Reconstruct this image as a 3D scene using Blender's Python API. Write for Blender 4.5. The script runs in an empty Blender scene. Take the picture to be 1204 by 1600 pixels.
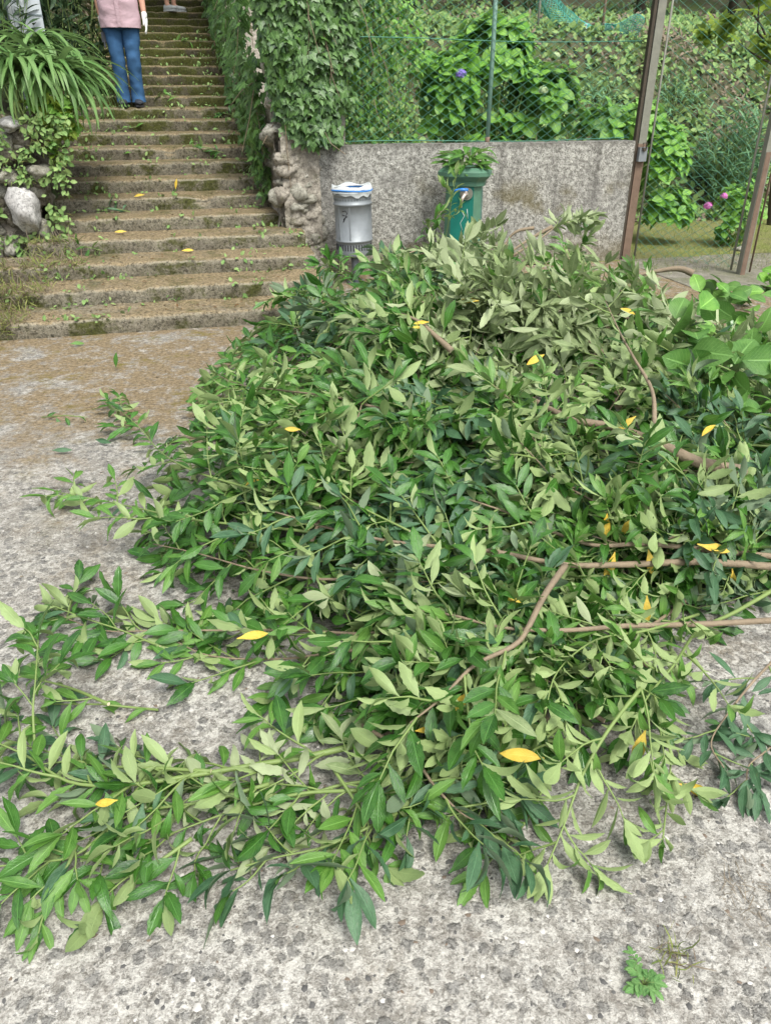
import bpy, math, random
import numpy as np
from mathutils import Vector, Matrix, noise

R = random.Random(11)
SC = bpy.context.scene
COL = SC.collection
rad = math.radians

# ------------------------------------------------------------------ camera, sky, sun, exposure
TH = rad(28.8)
F = 1200.0
cam = bpy.data.objects.new('camera', bpy.data.cameras.new('camera'))
COL.objects.link(cam)
cam.location = (0, 0, 1.6)
cam.rotation_euler = (rad(90) - TH, 0, 0)
cam.data.sensor_fit = 'VERTICAL'
cam.data.sensor_height = 36
cam.data.lens = 36 * F / 1600
cam.data.clip_start = 0.05
cam.data.clip_end = 600
SC.camera = cam

W = bpy.data.worlds.new('World')
SC.world = W
W.use_nodes = True
wn = W.node_tree
bg = wn.nodes['Background']
sky = wn.nodes.new('ShaderNodeTexSky')
sky.sky_type = 'NISHITA'
sky.sun_disc = False
sky.sun_elevation = rad(58)
sky.sun_rotation = rad(150)
sky.dust_density = 3.0
hs = wn.nodes.new('ShaderNodeHueSaturation')
hs.inputs['Saturation'].default_value = 0.3
wn.links.new(sky.outputs[0], hs.inputs['Color'])
wn.links.new(hs.outputs[0], bg.inputs['Color'])
bg.inputs['Strength'].default_value = 0.12

sun = bpy.data.objects.new('sun', bpy.data.lights.new('sun', 'SUN'))
COL.objects.link(sun)
sun.data.energy = 1.5
sun.data.angle = rad(22)
sun.data.color = (1.0, 0.975, 0.91)
sun.rotation_euler = (rad(32), 0, rad(30))
SC.view_settings.view_transform = 'Standard'
SC.view_settings.look = 'None'
SC.view_settings.gamma = 1
SC.view_settings.use_curve_mapping = False
SC.view_settings.exposure = 1.22
SC.render.engine = 'CYCLES'
SC.cycles.max_bounces = 8
SC.cycles.transparent_max_bounces = 8

# ------------------------------------------------------------------ frames
CA = rad(13.5)
cA, sA = math.cos(CA), math.sin(CA)
def S(u, v, z=0.0):                      # the stair-and-wall frame to world
    return Vector((u * cA - v * sA, u * sA + v * cA, z))
def toS(p):
    return (p[0] * cA + p[1] * sA, -p[0] * sA + p[1] * cA)
CAM = Vector((0, 0, 1.6))
def ray(x, y):
    rx, ry = (x - 602) / F, (800 - y) / F
    return Vector((rx, math.cos(TH) + ry * math.sin(TH), -math.sin(TH) + ry * math.cos(TH)))
def onz(x, y, z=0.0):
    d = ray(x, y)
    return CAM + d * ((z - 1.6) / d.z)
def onv(x, y, v):                        # a point on the upright plane v = const
    d = ray(x, y)
    k = -d.x * sA + d.y * cA
    return CAM + d * (v / k)
LOBES = [(.72, 4.5, 1.83, 2.35, .65, .62), (2.4, 3.9, 1.7, 1.85, .36, .6), (-.1, 2.95, .95, .9, .38, .6), (.30, 1.85, .62, .5, .17, .7)]
def H(x, y):                             # height of the heap of branches
    s = 0.0
    for cx, cy, rx, ry, h, p in LOBES:
        r = ((x - cx) / rx) ** 2 + ((y - cy) / ry) ** 2
        if r < 1:
            s += (h * (1 - r) ** p) ** 3
    s *= (1 - .38 * math.exp(-((x - 1.95) ** 2 + (y - 4.7) ** 2) / .45)) ** 3
    return s ** (1 / 3) * (1 + .36 * noise.noise(Vector((x * 2.3, y * 2.3, 4.2)))) if s > 0 else 0.0
def hp(x, y, lift=0.0):                  # the heap's surface seen along a ray
    d = ray(x, y)
    s = 0.8
    while s < 14:
        p = CAM + d * s
        if p.z <= H(p.x, p.y) + lift:
            return p
        s += .02
    return CAM + d * s

# ------------------------------------------------------------------ nodes
class NT:
    def __init__(self, name):
        self.m = bpy.data.materials.new(name)
        self.m.use_nodes = True
        self.t = self.m.node_tree
        self.b = self.t.nodes['Principled BSDF']
        self.o = self.t.nodes['Material Output']
    def put(self, sock, v):
        if v is None:
            return
        if isinstance(v, bpy.types.NodeSocket):
            self.t.links.new(v, sock)
        elif isinstance(v, (tuple, list)) and len(v) == 3 and sock.type == 'RGBA':
            sock.default_value = (*v, 1)
        else:
            sock.default_value = v
    def n(self, ty, out=0, props=None, **ins):
        nd = self.t.nodes.new(ty)
        for k, v in (props or {}).items():
            setattr(nd, k, v)
        for k, v in ins.items():
            if k[0] == 'i' and k[1:].isdigit():
                self.put(nd.inputs[int(k[1:])], v)
            else:
                self.put(nd.inputs[k], v)
        return nd.outputs[out]
    def mix(self, fac, a, b, blend='MIX'):
        return self.n('ShaderNodeMix', 2, dict(data_type='RGBA', blend_type=blend), i0=fac, i6=a, i7=b)
    def ma(self, op, a, b=None, c=None, clamp=False):
        return self.n('ShaderNodeMath', 0, dict(operation=op, use_clamp=clamp), i0=a, i1=b, i2=c)
    def ss(self, v, a, b):
        return self.n('ShaderNodeMapRange', 0, dict(interpolation_type='SMOOTHSTEP'), i0=v, i1=a, i2=b)
    def noise(self, vec, scale, det=4, rough=.6, out=0, dist=0):
        return self.n('ShaderNodeTexNoise', out, None, Vector=vec, Scale=scale, Detail=det, Roughness=rough, Distortion=dist)
    def pos(self):
        return self.n('ShaderNodeNewGeometry', 0)
    def nrm(self):
        return self.n('ShaderNodeNewGeometry', 1)
    def xyz(self, v, i):
        return self.n('ShaderNodeSeparateXYZ', i, None, Vector=v)
    def obj(self):
        return self.n('ShaderNodeTexCoord', 3)
    def set(self, **k):
        for a, v in k.items():
            self.put(self.b.inputs[a.replace('_', ' ')], v)
    def bump(self, h, strength=.5, dist=.01):
        self.put(self.b.inputs['Normal'], self.n('ShaderNodeBump', 0, None, Height=h, Strength=strength, Distance=dist))

def plain(name, col, rough=.6, metal=0, var=.25, scale=8, bump=0.0, spec=.4):
    k = NT(name)
    o = k.obj()
    f = k.noise(o, scale, 5)
    c = k.mix(f, tuple(x * (1 - var) for x in col), tuple(min(1, x * (1 + var)) for x in col))
    k.set(Base_Color=c, Roughness=rough, Metallic=metal)
    k.b.inputs['Specular IOR Level'].default_value = spec
    if bump:
        k.bump(k.noise(o, scale * 5, 4), bump, .01)
    return k.m

def leafmat(name, tops, under, rough=.38, trans=.25, vein=.5, spec=.5, spots=.25, spotc=(.16, .10, .03)):
    k = NT(name)
    at = k.n('ShaderNodeAttribute', 2, dict(attribute_name='rnd'))
    ob = k.n('ShaderNodeObjectInfo', 'Random')
    r = k.ma('FRACT', k.ma('ADD', at, ob))
    rp = k.t.nodes.new('ShaderNodeValToRGB')
    k.put(rp.inputs[0], r)
    el = rp.color_ramp.elements
    for i, c in enumerate(tops):
        e = el[i] if i < 2 else el.new(0)
        e.position = i / max(1, len(tops) - 1)
        e.color = (*c, 1)
    uv = k.n('ShaderNodeUVMap', 0)
    u, v = k.xyz(uv, 0), k.xyz(uv, 1)
    a = k.ma('ABSOLUTE', k.ma('SUBTRACT', u, .5))
    mid = k.ma('SUBTRACT', 1.0, k.ss(a, .012, .05))
    lat = k.n('ShaderNodeTexWave', 1, dict(wave_type='BANDS', bands_direction='Y'), Vector=k.n('ShaderNodeCombineXYZ', 0, None, X=0.0, Y=k.ma('SUBTRACT', v, k.ma('MULTIPLY', a, .55))), Scale=3.4, Distortion=.3)
    lat = k.ma('MULTIPLY', k.ss(lat, .86, 1.0), .35)
    vn = k.ma('MULTIPLY', k.ma('MAXIMUM', mid, lat), vein)
    fine = k.noise(k.obj(), 30, 3)
    seedv = k.n('ShaderNodeCombineXYZ', 0, None, X=k.ma('MULTIPLY_ADD', u, .5, k.ma('MULTIPLY', r, 37.0)), Y=v, Z=k.ma('MULTIPLY', r, 91.0))
    blot = k.noise(seedv, 3.2, 4, .65)
    rim = k.ma('MULTIPLY', k.ss(a, .30, .5), .25)
    top = k.mix(k.ma('MULTIPLY', k.ss(fine, .35, .75), .35), rp.outputs[0], tuple(x * .6 for x in tops[0]))
    top = k.mix(vn, top, tuple(min(1, x * 2.2 + .06) for x in tops[-1]))
    un = k.mix(k.ma('MULTIPLY', r, .5), under, tuple(x * .62 for x in under))
    un = k.mix(k.ma('MULTIPLY', vn, .8), un, tuple(min(1, x * 1.35) for x in under))
    back = k.n('ShaderNodeNewGeometry', 6)
    top = k.mix(k.ma('MULTIPLY', k.ss(blot, .38, .62), .42), top, tuple(min(1, x * 1.25 + .01) for x in tops[-1]))
    top = k.mix(rim, top, tuple(x * .7 for x in tops[0]))
    un = k.mix(k.ma('MULTIPLY', k.ss(blot, .4, .65), .3), un, tuple(x * .7 for x in under))
    c = k.mix(back, top, un)
    sp = k.noise(seedv, 11.0, 3, .7)
    c = k.mix(k.ma('MULTIPLY', k.ss(k.ma('ADD', sp, k.ma('MULTIPLY', blot, .35)), .80, .88), spots), c, spotc)
    k.set(Base_Color=c, Roughness=k.ma('ADD', k.ma('MULTIPLY', back, .3), rough))
    k.b.inputs['Specular IOR Level'].default_value = spec
    k.bump(k.ma('ADD', k.ma('MULTIPLY', vn, -1.6), k.ma('ADD', fine, blot)), .4, .004)
    tr = k.n('ShaderNodeBsdfTranslucent', 0, None, Color=k.mix(.5, c, tuple(min(1, x * 1.6) for x in tops[-1])))
    sh = k.n('ShaderNodeMixShader', 0, None, i0=trans, i1=k.b.outputs[0], i2=tr)
    k.t.links.new(sh, k.o.inputs['Surface'])
    return k.m

# ------------------------------------------------------------------ objects
def tag(o, label=None, cat=None, group=None, kind=None):
    for a, v in (('label', label), ('category', cat), ('group', group), ('kind', kind)):
        if v:
            o[a] = v
    return o
def empty(name, loc=(0, 0, 0), rz=0.0, label=None, cat=None, group=None, kind=None):
    o = bpy.data.objects.new(name, None)
    COL.objects.link(o)
    o.location = loc
    o.rotation_euler = (0, 0, rz)
    o.empty_display_size = .1
    return tag(o, label, cat, group, kind)
def link(name, me, parent=None, mtx=None):
    o = bpy.data.objects.new(name, me)
    COL.objects.link(o)
    if parent is not None:
        o.parent = parent
    if mtx is not None:
        o.matrix_basis = mtx
    return o

class MB:                                 # gathers faces, then links them as one mesh
    def __init__(self):
        self.v, self.f, self.m, self.s = [], [], [], []
    def face(self, idx, mi=0, sm=False):
        self.f.append(idx); self.m.append(mi); self.s.append(sm)
    def box(self, c, d, mi=0, M=None, taper=1.0):
        b = len(self.v)
        for z in (-1, 1):
            t = taper if z > 0 else 1
            for x, y in ((-1, -1), (1, -1), (1, 1), (-1, 1)):
                p = Vector((x * d[0] / 2 * t, y * d[1] / 2 * t, z * d[2] / 2))
                self.v.append((M @ p if M else p) + Vector(c))
        for q in ((3, 2, 1, 0), (4, 5, 6, 7), (0, 1, 5, 4), (1, 2, 6, 5), (2, 3, 7, 6), (3, 0, 4, 7)):
            self.face([b + i for i in q], mi)
    def tube(self, pts, r0, r1=None, n=6, mi=0, cap=None, capmi=None, rs=None):
        pts = [Vector(p) for p in pts]
        r1 = r0 if r1 is None else r1
        b = len(self.v)
        m = len(pts)
        up = Vector((0, 0, 1))
        for i, p in enumerate(pts):
            t = (pts[min(i + 1, m - 1)] - pts[max(i - 1, 0)]).normalized()
            a = t.cross(up)
            if a.length < .1:
                a = t.cross(Vector((1, 0, 0)))
            a.normalize()
            c = t.cross(a)
            r = rs[i] if rs else r0 + (r1 - r0) * i / (m - 1)
            for j in range(n):
                w = 2 * math.pi * j / n
                self.v.append(p + a * (r * math.cos(w)) + c * (r * math.sin(w)))
        for i in range(m - 1):
            for j in range(n):
                k = (j + 1) % n
                self.face([b + i * n + j, b + i * n + k, b + i * n + n + k, b + i * n + n + j], mi, True)
        if cap is not False:
            cm = mi if capmi is None else capmi
            self.face([b + j for j in range(n)][::-1], cm)
            self.face([b + (m - 1) * n + j for j in range(n)], mi)
    def lathe(self, prof, n=24, c=(0, 0, 0), mi=0, sq=None):
        b = len(self.v)
        for r, z in prof:
            for j in range(n):
                w = 2 * math.pi * (j + .5) / n
                self.v.append(Vector((r * math.cos(w), r * math.sin(w), z)) + Vector(c))
        for i in range(len(prof) - 1):
            for j in range(n):
                k = (j + 1) % n
                self.face([b + i * n + j, b + i * n + k, b + i * n + n + k, b + i * n + n + j], mi, True)
    def rings(self, rings, mi=0, sm=True, cap0=True, cap1=True):
        b = len(self.v)
        n = len(rings[0])
        for r in rings:
            self.v.extend(Vector(p) for p in r)
        for i in range(len(rings) - 1):
            for j in range(n):
                k = (j + 1) % n
                self.face([b + i * n + j, b + i * n + k, b + i * n + n + k, b + i * n + n + j], mi, sm)
        if cap0: self.face([b + j for j in range(n)][::-1], mi)
        if cap1: self.face([b + (len(rings) - 1) * n + j for j in range(n)], mi)
    def grid(self, nu, nv, fn, mi=0, sm=True):
        b = len(self.v)
        for i in range(nu + 1):
            for j in range(nv + 1):
                self.v.append(Vector(fn(i / nu, j / nv)))
        for i in range(nu):
            for j in range(nv):
                a = b + i * (nv + 1) + j
                self.face([a, a + nv + 1, a + nv + 2, a + 1], mi, sm)
    def mesh(self, name, mats):
        me = bpy.data.meshes.new(name)
        me.from_pydata([tuple(v) for v in self.v], [], self.f)
        for m in (mats if isinstance(mats, (list, tuple)) else [mats]):
            me.materials.append(m)
        me.polygons.foreach_set('material_index', self.m)
        me.polygons.foreach_set('use_smooth', self.s)
        me.update()
        return me
    def build(self, name, mats, parent=None, mtx=None):
        return link(name, self.mesh(name, mats), parent, mtx)

# ------------------------------------------------------------------ leaves
class Leaf:                               # a leaf shape: x runs along it, z is its upper side
    def __init__(self, name, verts, faces, uvs, mat):
        self.v = np.array(verts, dtype=np.float32)
        self.f, self.uv, self.mat = faces, np.array(uvs, dtype=np.float32), mat
        self.loops = np.array([i for f in faces for i in f], dtype=np.int32)
        self.sizes = np.array([len(f) for f in faces], dtype=np.int32)
        self.name = name
        self._me = None
    @property
    def me(self):
        if self._me is None:
            self._me = bpy.data.meshes.new(self.name)
            self._me.from_pydata(self.v.tolist(), [], self.f)
            self._me.materials.append(self.mat)
            ul = self._me.uv_layers.new(name='UVMap')
            ul.data.foreach_set('uv', self.uv[self.loops].ravel())
            self._me.polygons.foreach_set('use_smooth', [True] * len(self.f))
            self._me.update()
        return self._me

def blade(mat, W=.34, curl=.5, fold=.15, wave=.0, serr=0.0, nst=7, nac=3, pet=.08, pk=.95, pw=.85, name='leaf', seed=0, twist=0.0):
    rr = random.Random(seed)
    ph = rr.uniform(0, 6)
    v, f, uv = [], [], []
    x = z = 0.0
    for i in range(nst + 1):
        t = i / nst
        if i:
            a = -curl * (t - .5 / nst)
            x += math.cos(a) / nst
            z += math.sin(a) / nst
        s = max(0, (t - pet) / (1 - pet))
        h = W / 2 * (max(0.0, math.sin(math.pi * min(1, s) ** pk)) ** pw) if t > pet else .012
        h = max(h, .006)
        if serr and i % 2:
            h *= 1 - serr
        for j in range(nac):
            a = -1 + 2 * j / (nac - 1)
            tw = twist * t
            zz = fold * abs(a) * h * 2 + wave * math.sin(t * 15 + ph + a * 1.3) * abs(a)
            y = a * h
            v.append((x, y * math.cos(tw) - zz * math.sin(tw), z + zz * math.cos(tw) + y * math.sin(tw)))
            uv.append((.5 + a / 2, t))
    for i in range(nst):
        for j in range(nac - 1):
            a = i * nac + j
            f.append([a, a + nac, a + nac + 1, a + 1])
    return Leaf(name, v, f, uv, mat)

def fan(mat, outline, bow=.1, name='leaf'):   # a lobed leaf, half outline given from stalk to tip
    pts = [(0, 0)] + [(x, y) for x, y in outline] + [(1, 0)] + [(x, -y) for x, y in reversed(outline)]
    v = [(.38, 0, .02)] + [(x, y, -bow * ((x - .4) ** 2 + y * y) + .0) for x, y in pts]
    uv = [(.5, .38)] + [(.5 + y, x) for x, y in pts]
    n = len(pts)
    f = [[0, 1 + (i + 1) % n, 1 + i] for i in range(n)]
    return Leaf(name, v, f, uv, mat)
IVY = [(-.06, .12), (-.12, .36), (.12, .34), (.3, .52), (.42, .26), (.7, .2)]
MAPLE = [(-.08, .2), (-.1, .5), (.12, .34), (.35, .62), (.46, .3), (.72, .26)]

def orient(pos, d, nrm, sc):
    x = d.normalized()
    z = nrm - x * nrm.dot(x)
    if z.length < 1e-3:
        z = x.orthogonal()
    z.normalize()
    y = z.cross(x)
    return Matrix(((x.x * sc, y.x * sc, z.x * sc, pos.x), (x.y * sc, y.y * sc, z.y * sc, pos.y), (x.z * sc, y.z * sc, z.z * sc, pos.z), (0, 0, 0, 1)))

def join(name, items, parent=None, kind='stuff', mtx=None):     # items: (Leaf, Matrix): one joined mesh
    by = {}
    for lf, m in items:
        by.setdefault(id(lf), (lf, []))[1].append(m)
    V, L, Z, U, A, MI, mats = [], [], [], [], [], [], []
    off = 0
    for lf, ms in by.values():
        M = np.array([[list(r) for r in m] for m in ms], dtype=np.float32)
        n, k = len(ms), len(lf.v)
        P = np.einsum('nij,kj->nki', M[:, :3, :3], lf.v) + M[:, None, :3, 3]
        V.append(P.reshape(-1, 3))
        L.append((lf.loops[None, :] + (off + np.arange(n) * k)[:, None]).ravel())
        Z.append(np.tile(lf.sizes, n))
        U.append(np.tile(lf.uv[lf.loops], (n, 1)))
        A.append(np.repeat(np.array([R.random() for _ in range(n)], dtype=np.float32), k))
        if lf.mat not in mats:
            mats.append(lf.mat)
        MI.append(np.full(n * len(lf.sizes), mats.index(lf.mat), dtype=np.int32))
        off += n * k
    V, L, Z, U, A, MI = map(np.concatenate, (V, L, Z, U, A, MI))
    me = bpy.data.meshes.new(name)
    me.vertices.add(len(V)); me.vertices.foreach_set('co', V.ravel())
    me.loops.add(len(L)); me.loops.foreach_set('vertex_index', L.astype(np.int32))
    me.polygons.add(len(Z))
    st = np.concatenate([[0], np.cumsum(Z)[:-1]]).astype(np.int32)
    me.polygons.foreach_set('loop_start', st)
    for m in mats:
        me.materials.append(m)
    me.polygons.foreach_set('material_index', MI)
    me.polygons.foreach_set('use_smooth', np.ones(len(Z), dtype=bool))
    me.uv_layers.new(name='UVMap').data.foreach_set('uv', U.astype(np.float32).ravel())
    me.attributes.new('rnd', 'FLOAT', 'POINT').data.foreach_set('value', A)
    me.update(); me.validate()
    o = link(name, me, parent, mtx)
    if kind:
        o['kind'] = kind
    return o

def foliage(root, items, single=300, pname='leaf', rest='leaves'):   # world-space items: the largest-looking ones singly, the rest joined
    inv = root.matrix_basis.inverted() if root is not None else Matrix()
    key = lambda it: -(it[1].to_scale().x / (it[1].translation - CAM).length)
    items = sorted(items, key=key)
    for lf, m in items[:single]:
        link(pname, lf.me, root, inv @ m)
    if len(items) > single:
        join(rest, [(lf, inv @ m) for lf, m in items[single:]], root)

def rvec(s=1.0):
    return Vector((R.gauss(0, s), R.gauss(0, s), R.gauss(0, s)))
UP = Vector((0, 0, 1))

# skinned figure parts: joints {name: (pos, r)} and edges give one smooth surface
def skin(name, joints, edges, mat, parent=None, root=None, sub=2):
    names = list(joints)
    me = bpy.data.meshes.new(name + '_cage')
    me.from_pydata([tuple(joints[n][0]) for n in names], [(names.index(a), names.index(b)) for a, b in edges], [])
    o = bpy.data.objects.new(name + '_cage', me)
    COL.objects.link(o)
    o.modifiers.new('s', 'SKIN').use_smooth_shade = True
    for i, n in enumerate(names):
        r = joints[n][1]
        me.skin_vertices[0].data[i].radius = r if isinstance(r, tuple) else (r, r)
        me.skin_vertices[0].data[i].use_root = (n == (root or names[0]))
    sm = o.modifiers.new('d', 'SUBSURF')
    sm.levels = sm.render_levels = sub
    dg = bpy.context.evaluated_depsgraph_get()
    out = bpy.data.meshes.new_from_object(o.evaluated_get(dg))
    out.name = name
    bpy.data.objects.remove(o)
    out.materials.clear()
    out.materials.append(mat)
    out.polygons.foreach_set('use_smooth', [True] * len(out.polygons))
    return link(name, out, parent)

# ------------------------------------------------------------------ materials
def concrete(name, light, dark, peb, soil, soil_amt, moss, moss_amt, scale=30, by_step=False):
    k = NT(name)
    p = k.pos()
    n_big = k.noise(p, .9, 5, .65)
    n_mid = k.noise(p, 14, 5, .7)
    n_fine = k.noise(p, 140, 3, .7)
    warp = k.n('ShaderNodeVectorMath', 0, dict(operation='ADD'), i0=p, i1=k.n('ShaderNodeVectorMath', 0, dict(operation='SCALE'), i0=k.noise(p, 38, 4, .7, out=1), Scale=.034))
    def pebs(sc, thr, size):
        nd = k.t.nodes.new('ShaderNodeTexVoronoi')
        k.put(nd.inputs['Vector'], warp); nd.inputs['Scale'].default_value = sc
        rnd = k.xyz(nd.outputs['Color'], 0)
        sz = k.ma('MULTIPLY', k.xyz(nd.outputs['Color'], 2), size)
        inside = k.ma('SUBTRACT', 1.0, k.ss(k.ma('SUBTRACT', nd.outputs['Distance'], sz), .04, .26))
        return k.ma('MULTIPLY', inside, k.ss(rnd, thr, thr + .06)), k.xyz(nd.outputs['Color'], 1)
    m1, c1 = pebs(scale, .46, .46)
    m2, c2 = pebs(scale * 2.3, .42, .35)
    base = k.mix(k.ss(n_mid, .32, .68), dark, light)
    if not by_step:
        crumb = k.noise(warp, 42, 4, .75)
        cov = k.ma('ADD', k.ma('MULTIPLY', k.noise(p, 2.3, 4, .7), .34), k.ma('MULTIPLY', n_mid, .10))
        cov = k.ma('ADD', cov, k.ma('MULTIPLY', k.ss(k.xyz(p, 1), 1.3, 3.2), .035))
        base = k.mix(k.ss(k.ma('SUBTRACT', crumb, cov), .20, .36), tuple(x * .62 for x in dark), tuple(x * 1.12 for x in light))
    base = k.mix(k.ma('MULTIPLY', k.ss(n_fine, .45, .75), .45), base, tuple(min(1, x * 1.35) for x in light))
    base = k.mix(k.ma('MULTIPLY', k.ss(n_fine, .52, .3), .5), base, tuple(x * .45 for x in dark))
    base = k.mix(k.ma('MULTIPLY', k.ss(n_big, .35, .62), .4), base, dark)
    base = k.mix(k.ma('MULTIPLY', m2, .75), base, k.mix(c2, tuple(x * .9 for x in peb), tuple(x * 2.6 for x in peb)))
    base = k.mix(k.ma('MULTIPLY', m1, .9), base, k.mix(c1, peb, tuple(x * 1.9 for x in peb)))
    grit = k.n('ShaderNodeTexVoronoi', 1, None, Vector=warp, Scale=scale * 7)
    base = k.mix(.30, base, k.mix(k.xyz(grit, 0), tuple(x * .35 for x in dark), tuple(min(1, x * 1.5) for x in light)))
    blot = k.noise(p, 5.5, 6, .8)
    base = k.mix(k.ma('MULTIPLY', k.ss(blot, .5, .68), .5), base, (.17, .15, .125))
    ns = k.noise(p, 1.5, 6, .72, dist=.4)
    nm = k.noise(p, 3.1, 6, .75)
    if by_step:
        flat = k.ss(k.xyz(k.nrm(), 2), .35, .8)
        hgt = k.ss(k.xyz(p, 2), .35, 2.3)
        sm = k.ma('MULTIPLY', k.ma('ADD', flat, .12), k.ss(ns, .26, .5))
        mm = k.ma('MULTIPLY', k.ss(k.ma('ADD', nm, k.ma('MULTIPLY', hgt, .10)), .48, .62), k.ma('SUBTRACT', 1.0, k.ma('MULTIPLY', flat, .45)))
        base = k.mix(k.ma('MULTIPLY', hgt, .92), base, (.026, .025, .014))  # upper steps darkened: moss and dirt, with tree shade put into the colour
        nz = k.xyz(k.nrm(), 2)
        edge = k.ma('MULTIPLY', k.ma('MULTIPLY', k.ss(nz, .35, .6), k.ss(nz, .95, .8)), k.ma('MULTIPLY', k.ss(nm, .36, .56), k.ma('SUBTRACT', 1.0, k.ma('MULTIPLY', hgt, .7))))
    else:
        y = k.xyz(p, 1)
        far = k.ss(y, 1.9, 5.0)
        sm = k.ma('MULTIPLY', k.ss(k.ma('ADD', ns, k.ma('MULTIPLY', far, .18)), .53, .66), k.ma('ADD', k.ma('MULTIPLY', far, .8), .3))
        pat = k.noise(p, 7.5, 6, .8)
        sm = k.ma('MULTIPLY', sm, k.ma('ADD', k.ss(pat, .38, .54), .25))
        mm = k.ma('MULTIPLY', k.ss(nm, .52, .66), k.ma('MULTIPLY', far, k.ma('ADD', k.ss(pat, .45, .6), .2)))
    base = k.mix(k.ma('MULTIPLY', sm, soil_amt), base, k.mix(k.ss(k.noise(p, 46, 5, .8), .32, .68), tuple(x * .42 for x in soil), tuple(x * 1.55 for x in soil)))
    base = k.mix(k.ma('MULTIPLY', mm, moss_amt), base, k.mix(k.noise(p, 45, 3), tuple(x * .5 for x in moss), tuple(x * 1.5 for x in moss)))
    if by_step:
        base = k.mix(k.ma('MULTIPLY', edge, .5), base, tuple(x * 1.15 for x in light))
        crumb = k.noise(p, 48, 4, .8)
        base = k.mix(k.ma('MULTIPLY', k.ss(crumb, .5, .36), .75), base, (.022, .020, .013))
        base = k.mix(k.ma('MULTIPLY', k.ss(crumb, .58, .72), .5), base, (.36, .33, .27))
    k.set(Base_Color=base, Roughness=.93)
    k.b.inputs['Specular IOR Level'].default_value = .2
    k.bump(k.ma('ADD', k.ma('ADD', k.ma('MULTIPLY', n_fine, .6), k.ma('MULTIPLY', n_mid, 1.2)), k.ma('MULTIPLY', m1, .4)), .8, .012)
    return k.m

M_yard = concrete('weathered_concrete', (.48, .465, .42), (.20, .185, .155), (.060, .059, .055), (.205, .158, .095), .85, (.15, .125, .03), .75)
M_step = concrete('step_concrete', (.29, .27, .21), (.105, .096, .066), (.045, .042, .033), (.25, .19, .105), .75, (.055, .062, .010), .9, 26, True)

def roughcast():
    k = NT('roughcast_render')
    p = k.pos()
    n1, n2, n3 = k.noise(p, 1.6, 5, .7), k.noise(p, 26, 4, .7), k.noise(p, 75, 3, .75)
    c = k.mix(k.ss(n2, .3, .7), (.20, .195, .172), (.57, .56, .505))
    c = k.mix(k.ma('MULTIPLY', k.ss(n3, .5, .36), .8), c, (.07, .065, .055))
    c = k.mix(k.ma('MULTIPLY', k.ss(n1, .5, .68), .6), c, (.16, .155, .145))
    str_ = k.noise(k.n('ShaderNodeVectorMath', 0, dict(operation='MULTIPLY'), i0=p, i1=(3.2, 3.2, .35)), 1.3, 5, .7)
    c = k.mix(k.ma('MULTIPLY', k.ss(str_, .50, .72), .6), c, (.085, .08, .07))
    spl = k.noise(p, 1.15, 4, .6)
    z = k.xyz(p, 2)
    c = k.mix(k.ma('MULTIPLY', k.ma('MULTIPLY', k.ss(spl, .52, .62), k.ss(z, .95, .6)), .75), c, k.mix(n3, (.05, .045, .012), (.19, .15, .05)))
    c = k.mix(k.ma('MULTIPLY', k.ss(k.ma('ADD', z, k.ma('MULTIPLY', k.noise(p, 3.5, 4), .5)), .62, .3), .55), c, (.13, .10, .035))
    c = k.mix(k.ma('MULTIPLY', k.ss(k.ma('ADD', z, k.ma('MULTIPLY', k.noise(p, 5, 4), .25)), 1.2, 1.3), .6), c, (.09, .085, .07))
    k.set(Base_Color=c, Roughness=.95)
    k.b.inputs['Specular IOR Level'].default_value = .15
    k.bump(k.ma('ADD', n2, n3), .9, .015)
    return k.m
M_rough = roughcast()

def stonemat(name, a, b, moss=.4, lich=.3):
    k = NT(name)
    p = k.pos()
    c = k.mix(k.ss(k.noise(p, 9, 6, .75), .35, .65), a, b)
    c = k.mix(k.ma('MULTIPLY', k.ss(k.noise(p, 34, 5, .8), .56, .36), .85), c, tuple(x * .5 for x in a))
    c = k.mix(k.ma('MULTIPLY', k.ss(k.noise(p, 5, 5, .7), .55, .66), moss), c, (.07, .075, .018))
    c = k.mix(k.ma('MULTIPLY', k.ss(k.noise(p, 18, 5, .8), .6, .66), lich), c, (.55, .53, .48))
    k.set(Base_Color=c, Roughness=.95)
    k.b.inputs['Specular IOR Level'].default_value = .15
    k.bump(k.noise(p, 40, 5, .8), .8, .02)
    return k.m
M_stone = stonemat('rubble_stone', (.235, .225, .18), (.44, .425, .355), .45, .4)
M_stone_mossy = stonemat('mossy_stone', (.10, .09, .065), (.22, .20, .16), .8, .2)
M_white = stonemat('white_limestone', (.40, .39, .37), (.66, .645, .62), .18, .15)
M_mortar = stonemat('old_mortar', (.24, .215, .175), (.42, .385, .32), .35, .3)

def earthmat(name, a, b, g, gamt=.5):
    k = NT(name)
    p = k.pos()
    c = k.mix(k.ss(k.noise(p, 7, 6, .75), .35, .65), a, b)
    c = k.mix(k.ma('MULTIPLY', k.ss(k.noise(p, 2.1, 6, .75), .42, .6), gamt), c, g)
    k.set(Base_Color=c, Roughness=1.0)
    k.b.inputs['Specular IOR Level'].default_value = .1
    k.bump(k.noise(p, 30, 5, .8), 1.0, .04)
    return k.m
M_earth = earthmat('bank_earth', (.09, .085, .052), (.16, .15, .095), (.085, .14, .04), .75)
M_lawn = earthmat('lawn_ground', (.19, .23, .06), (.27, .28, .10), (.26, .23, .13), .5)

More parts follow.
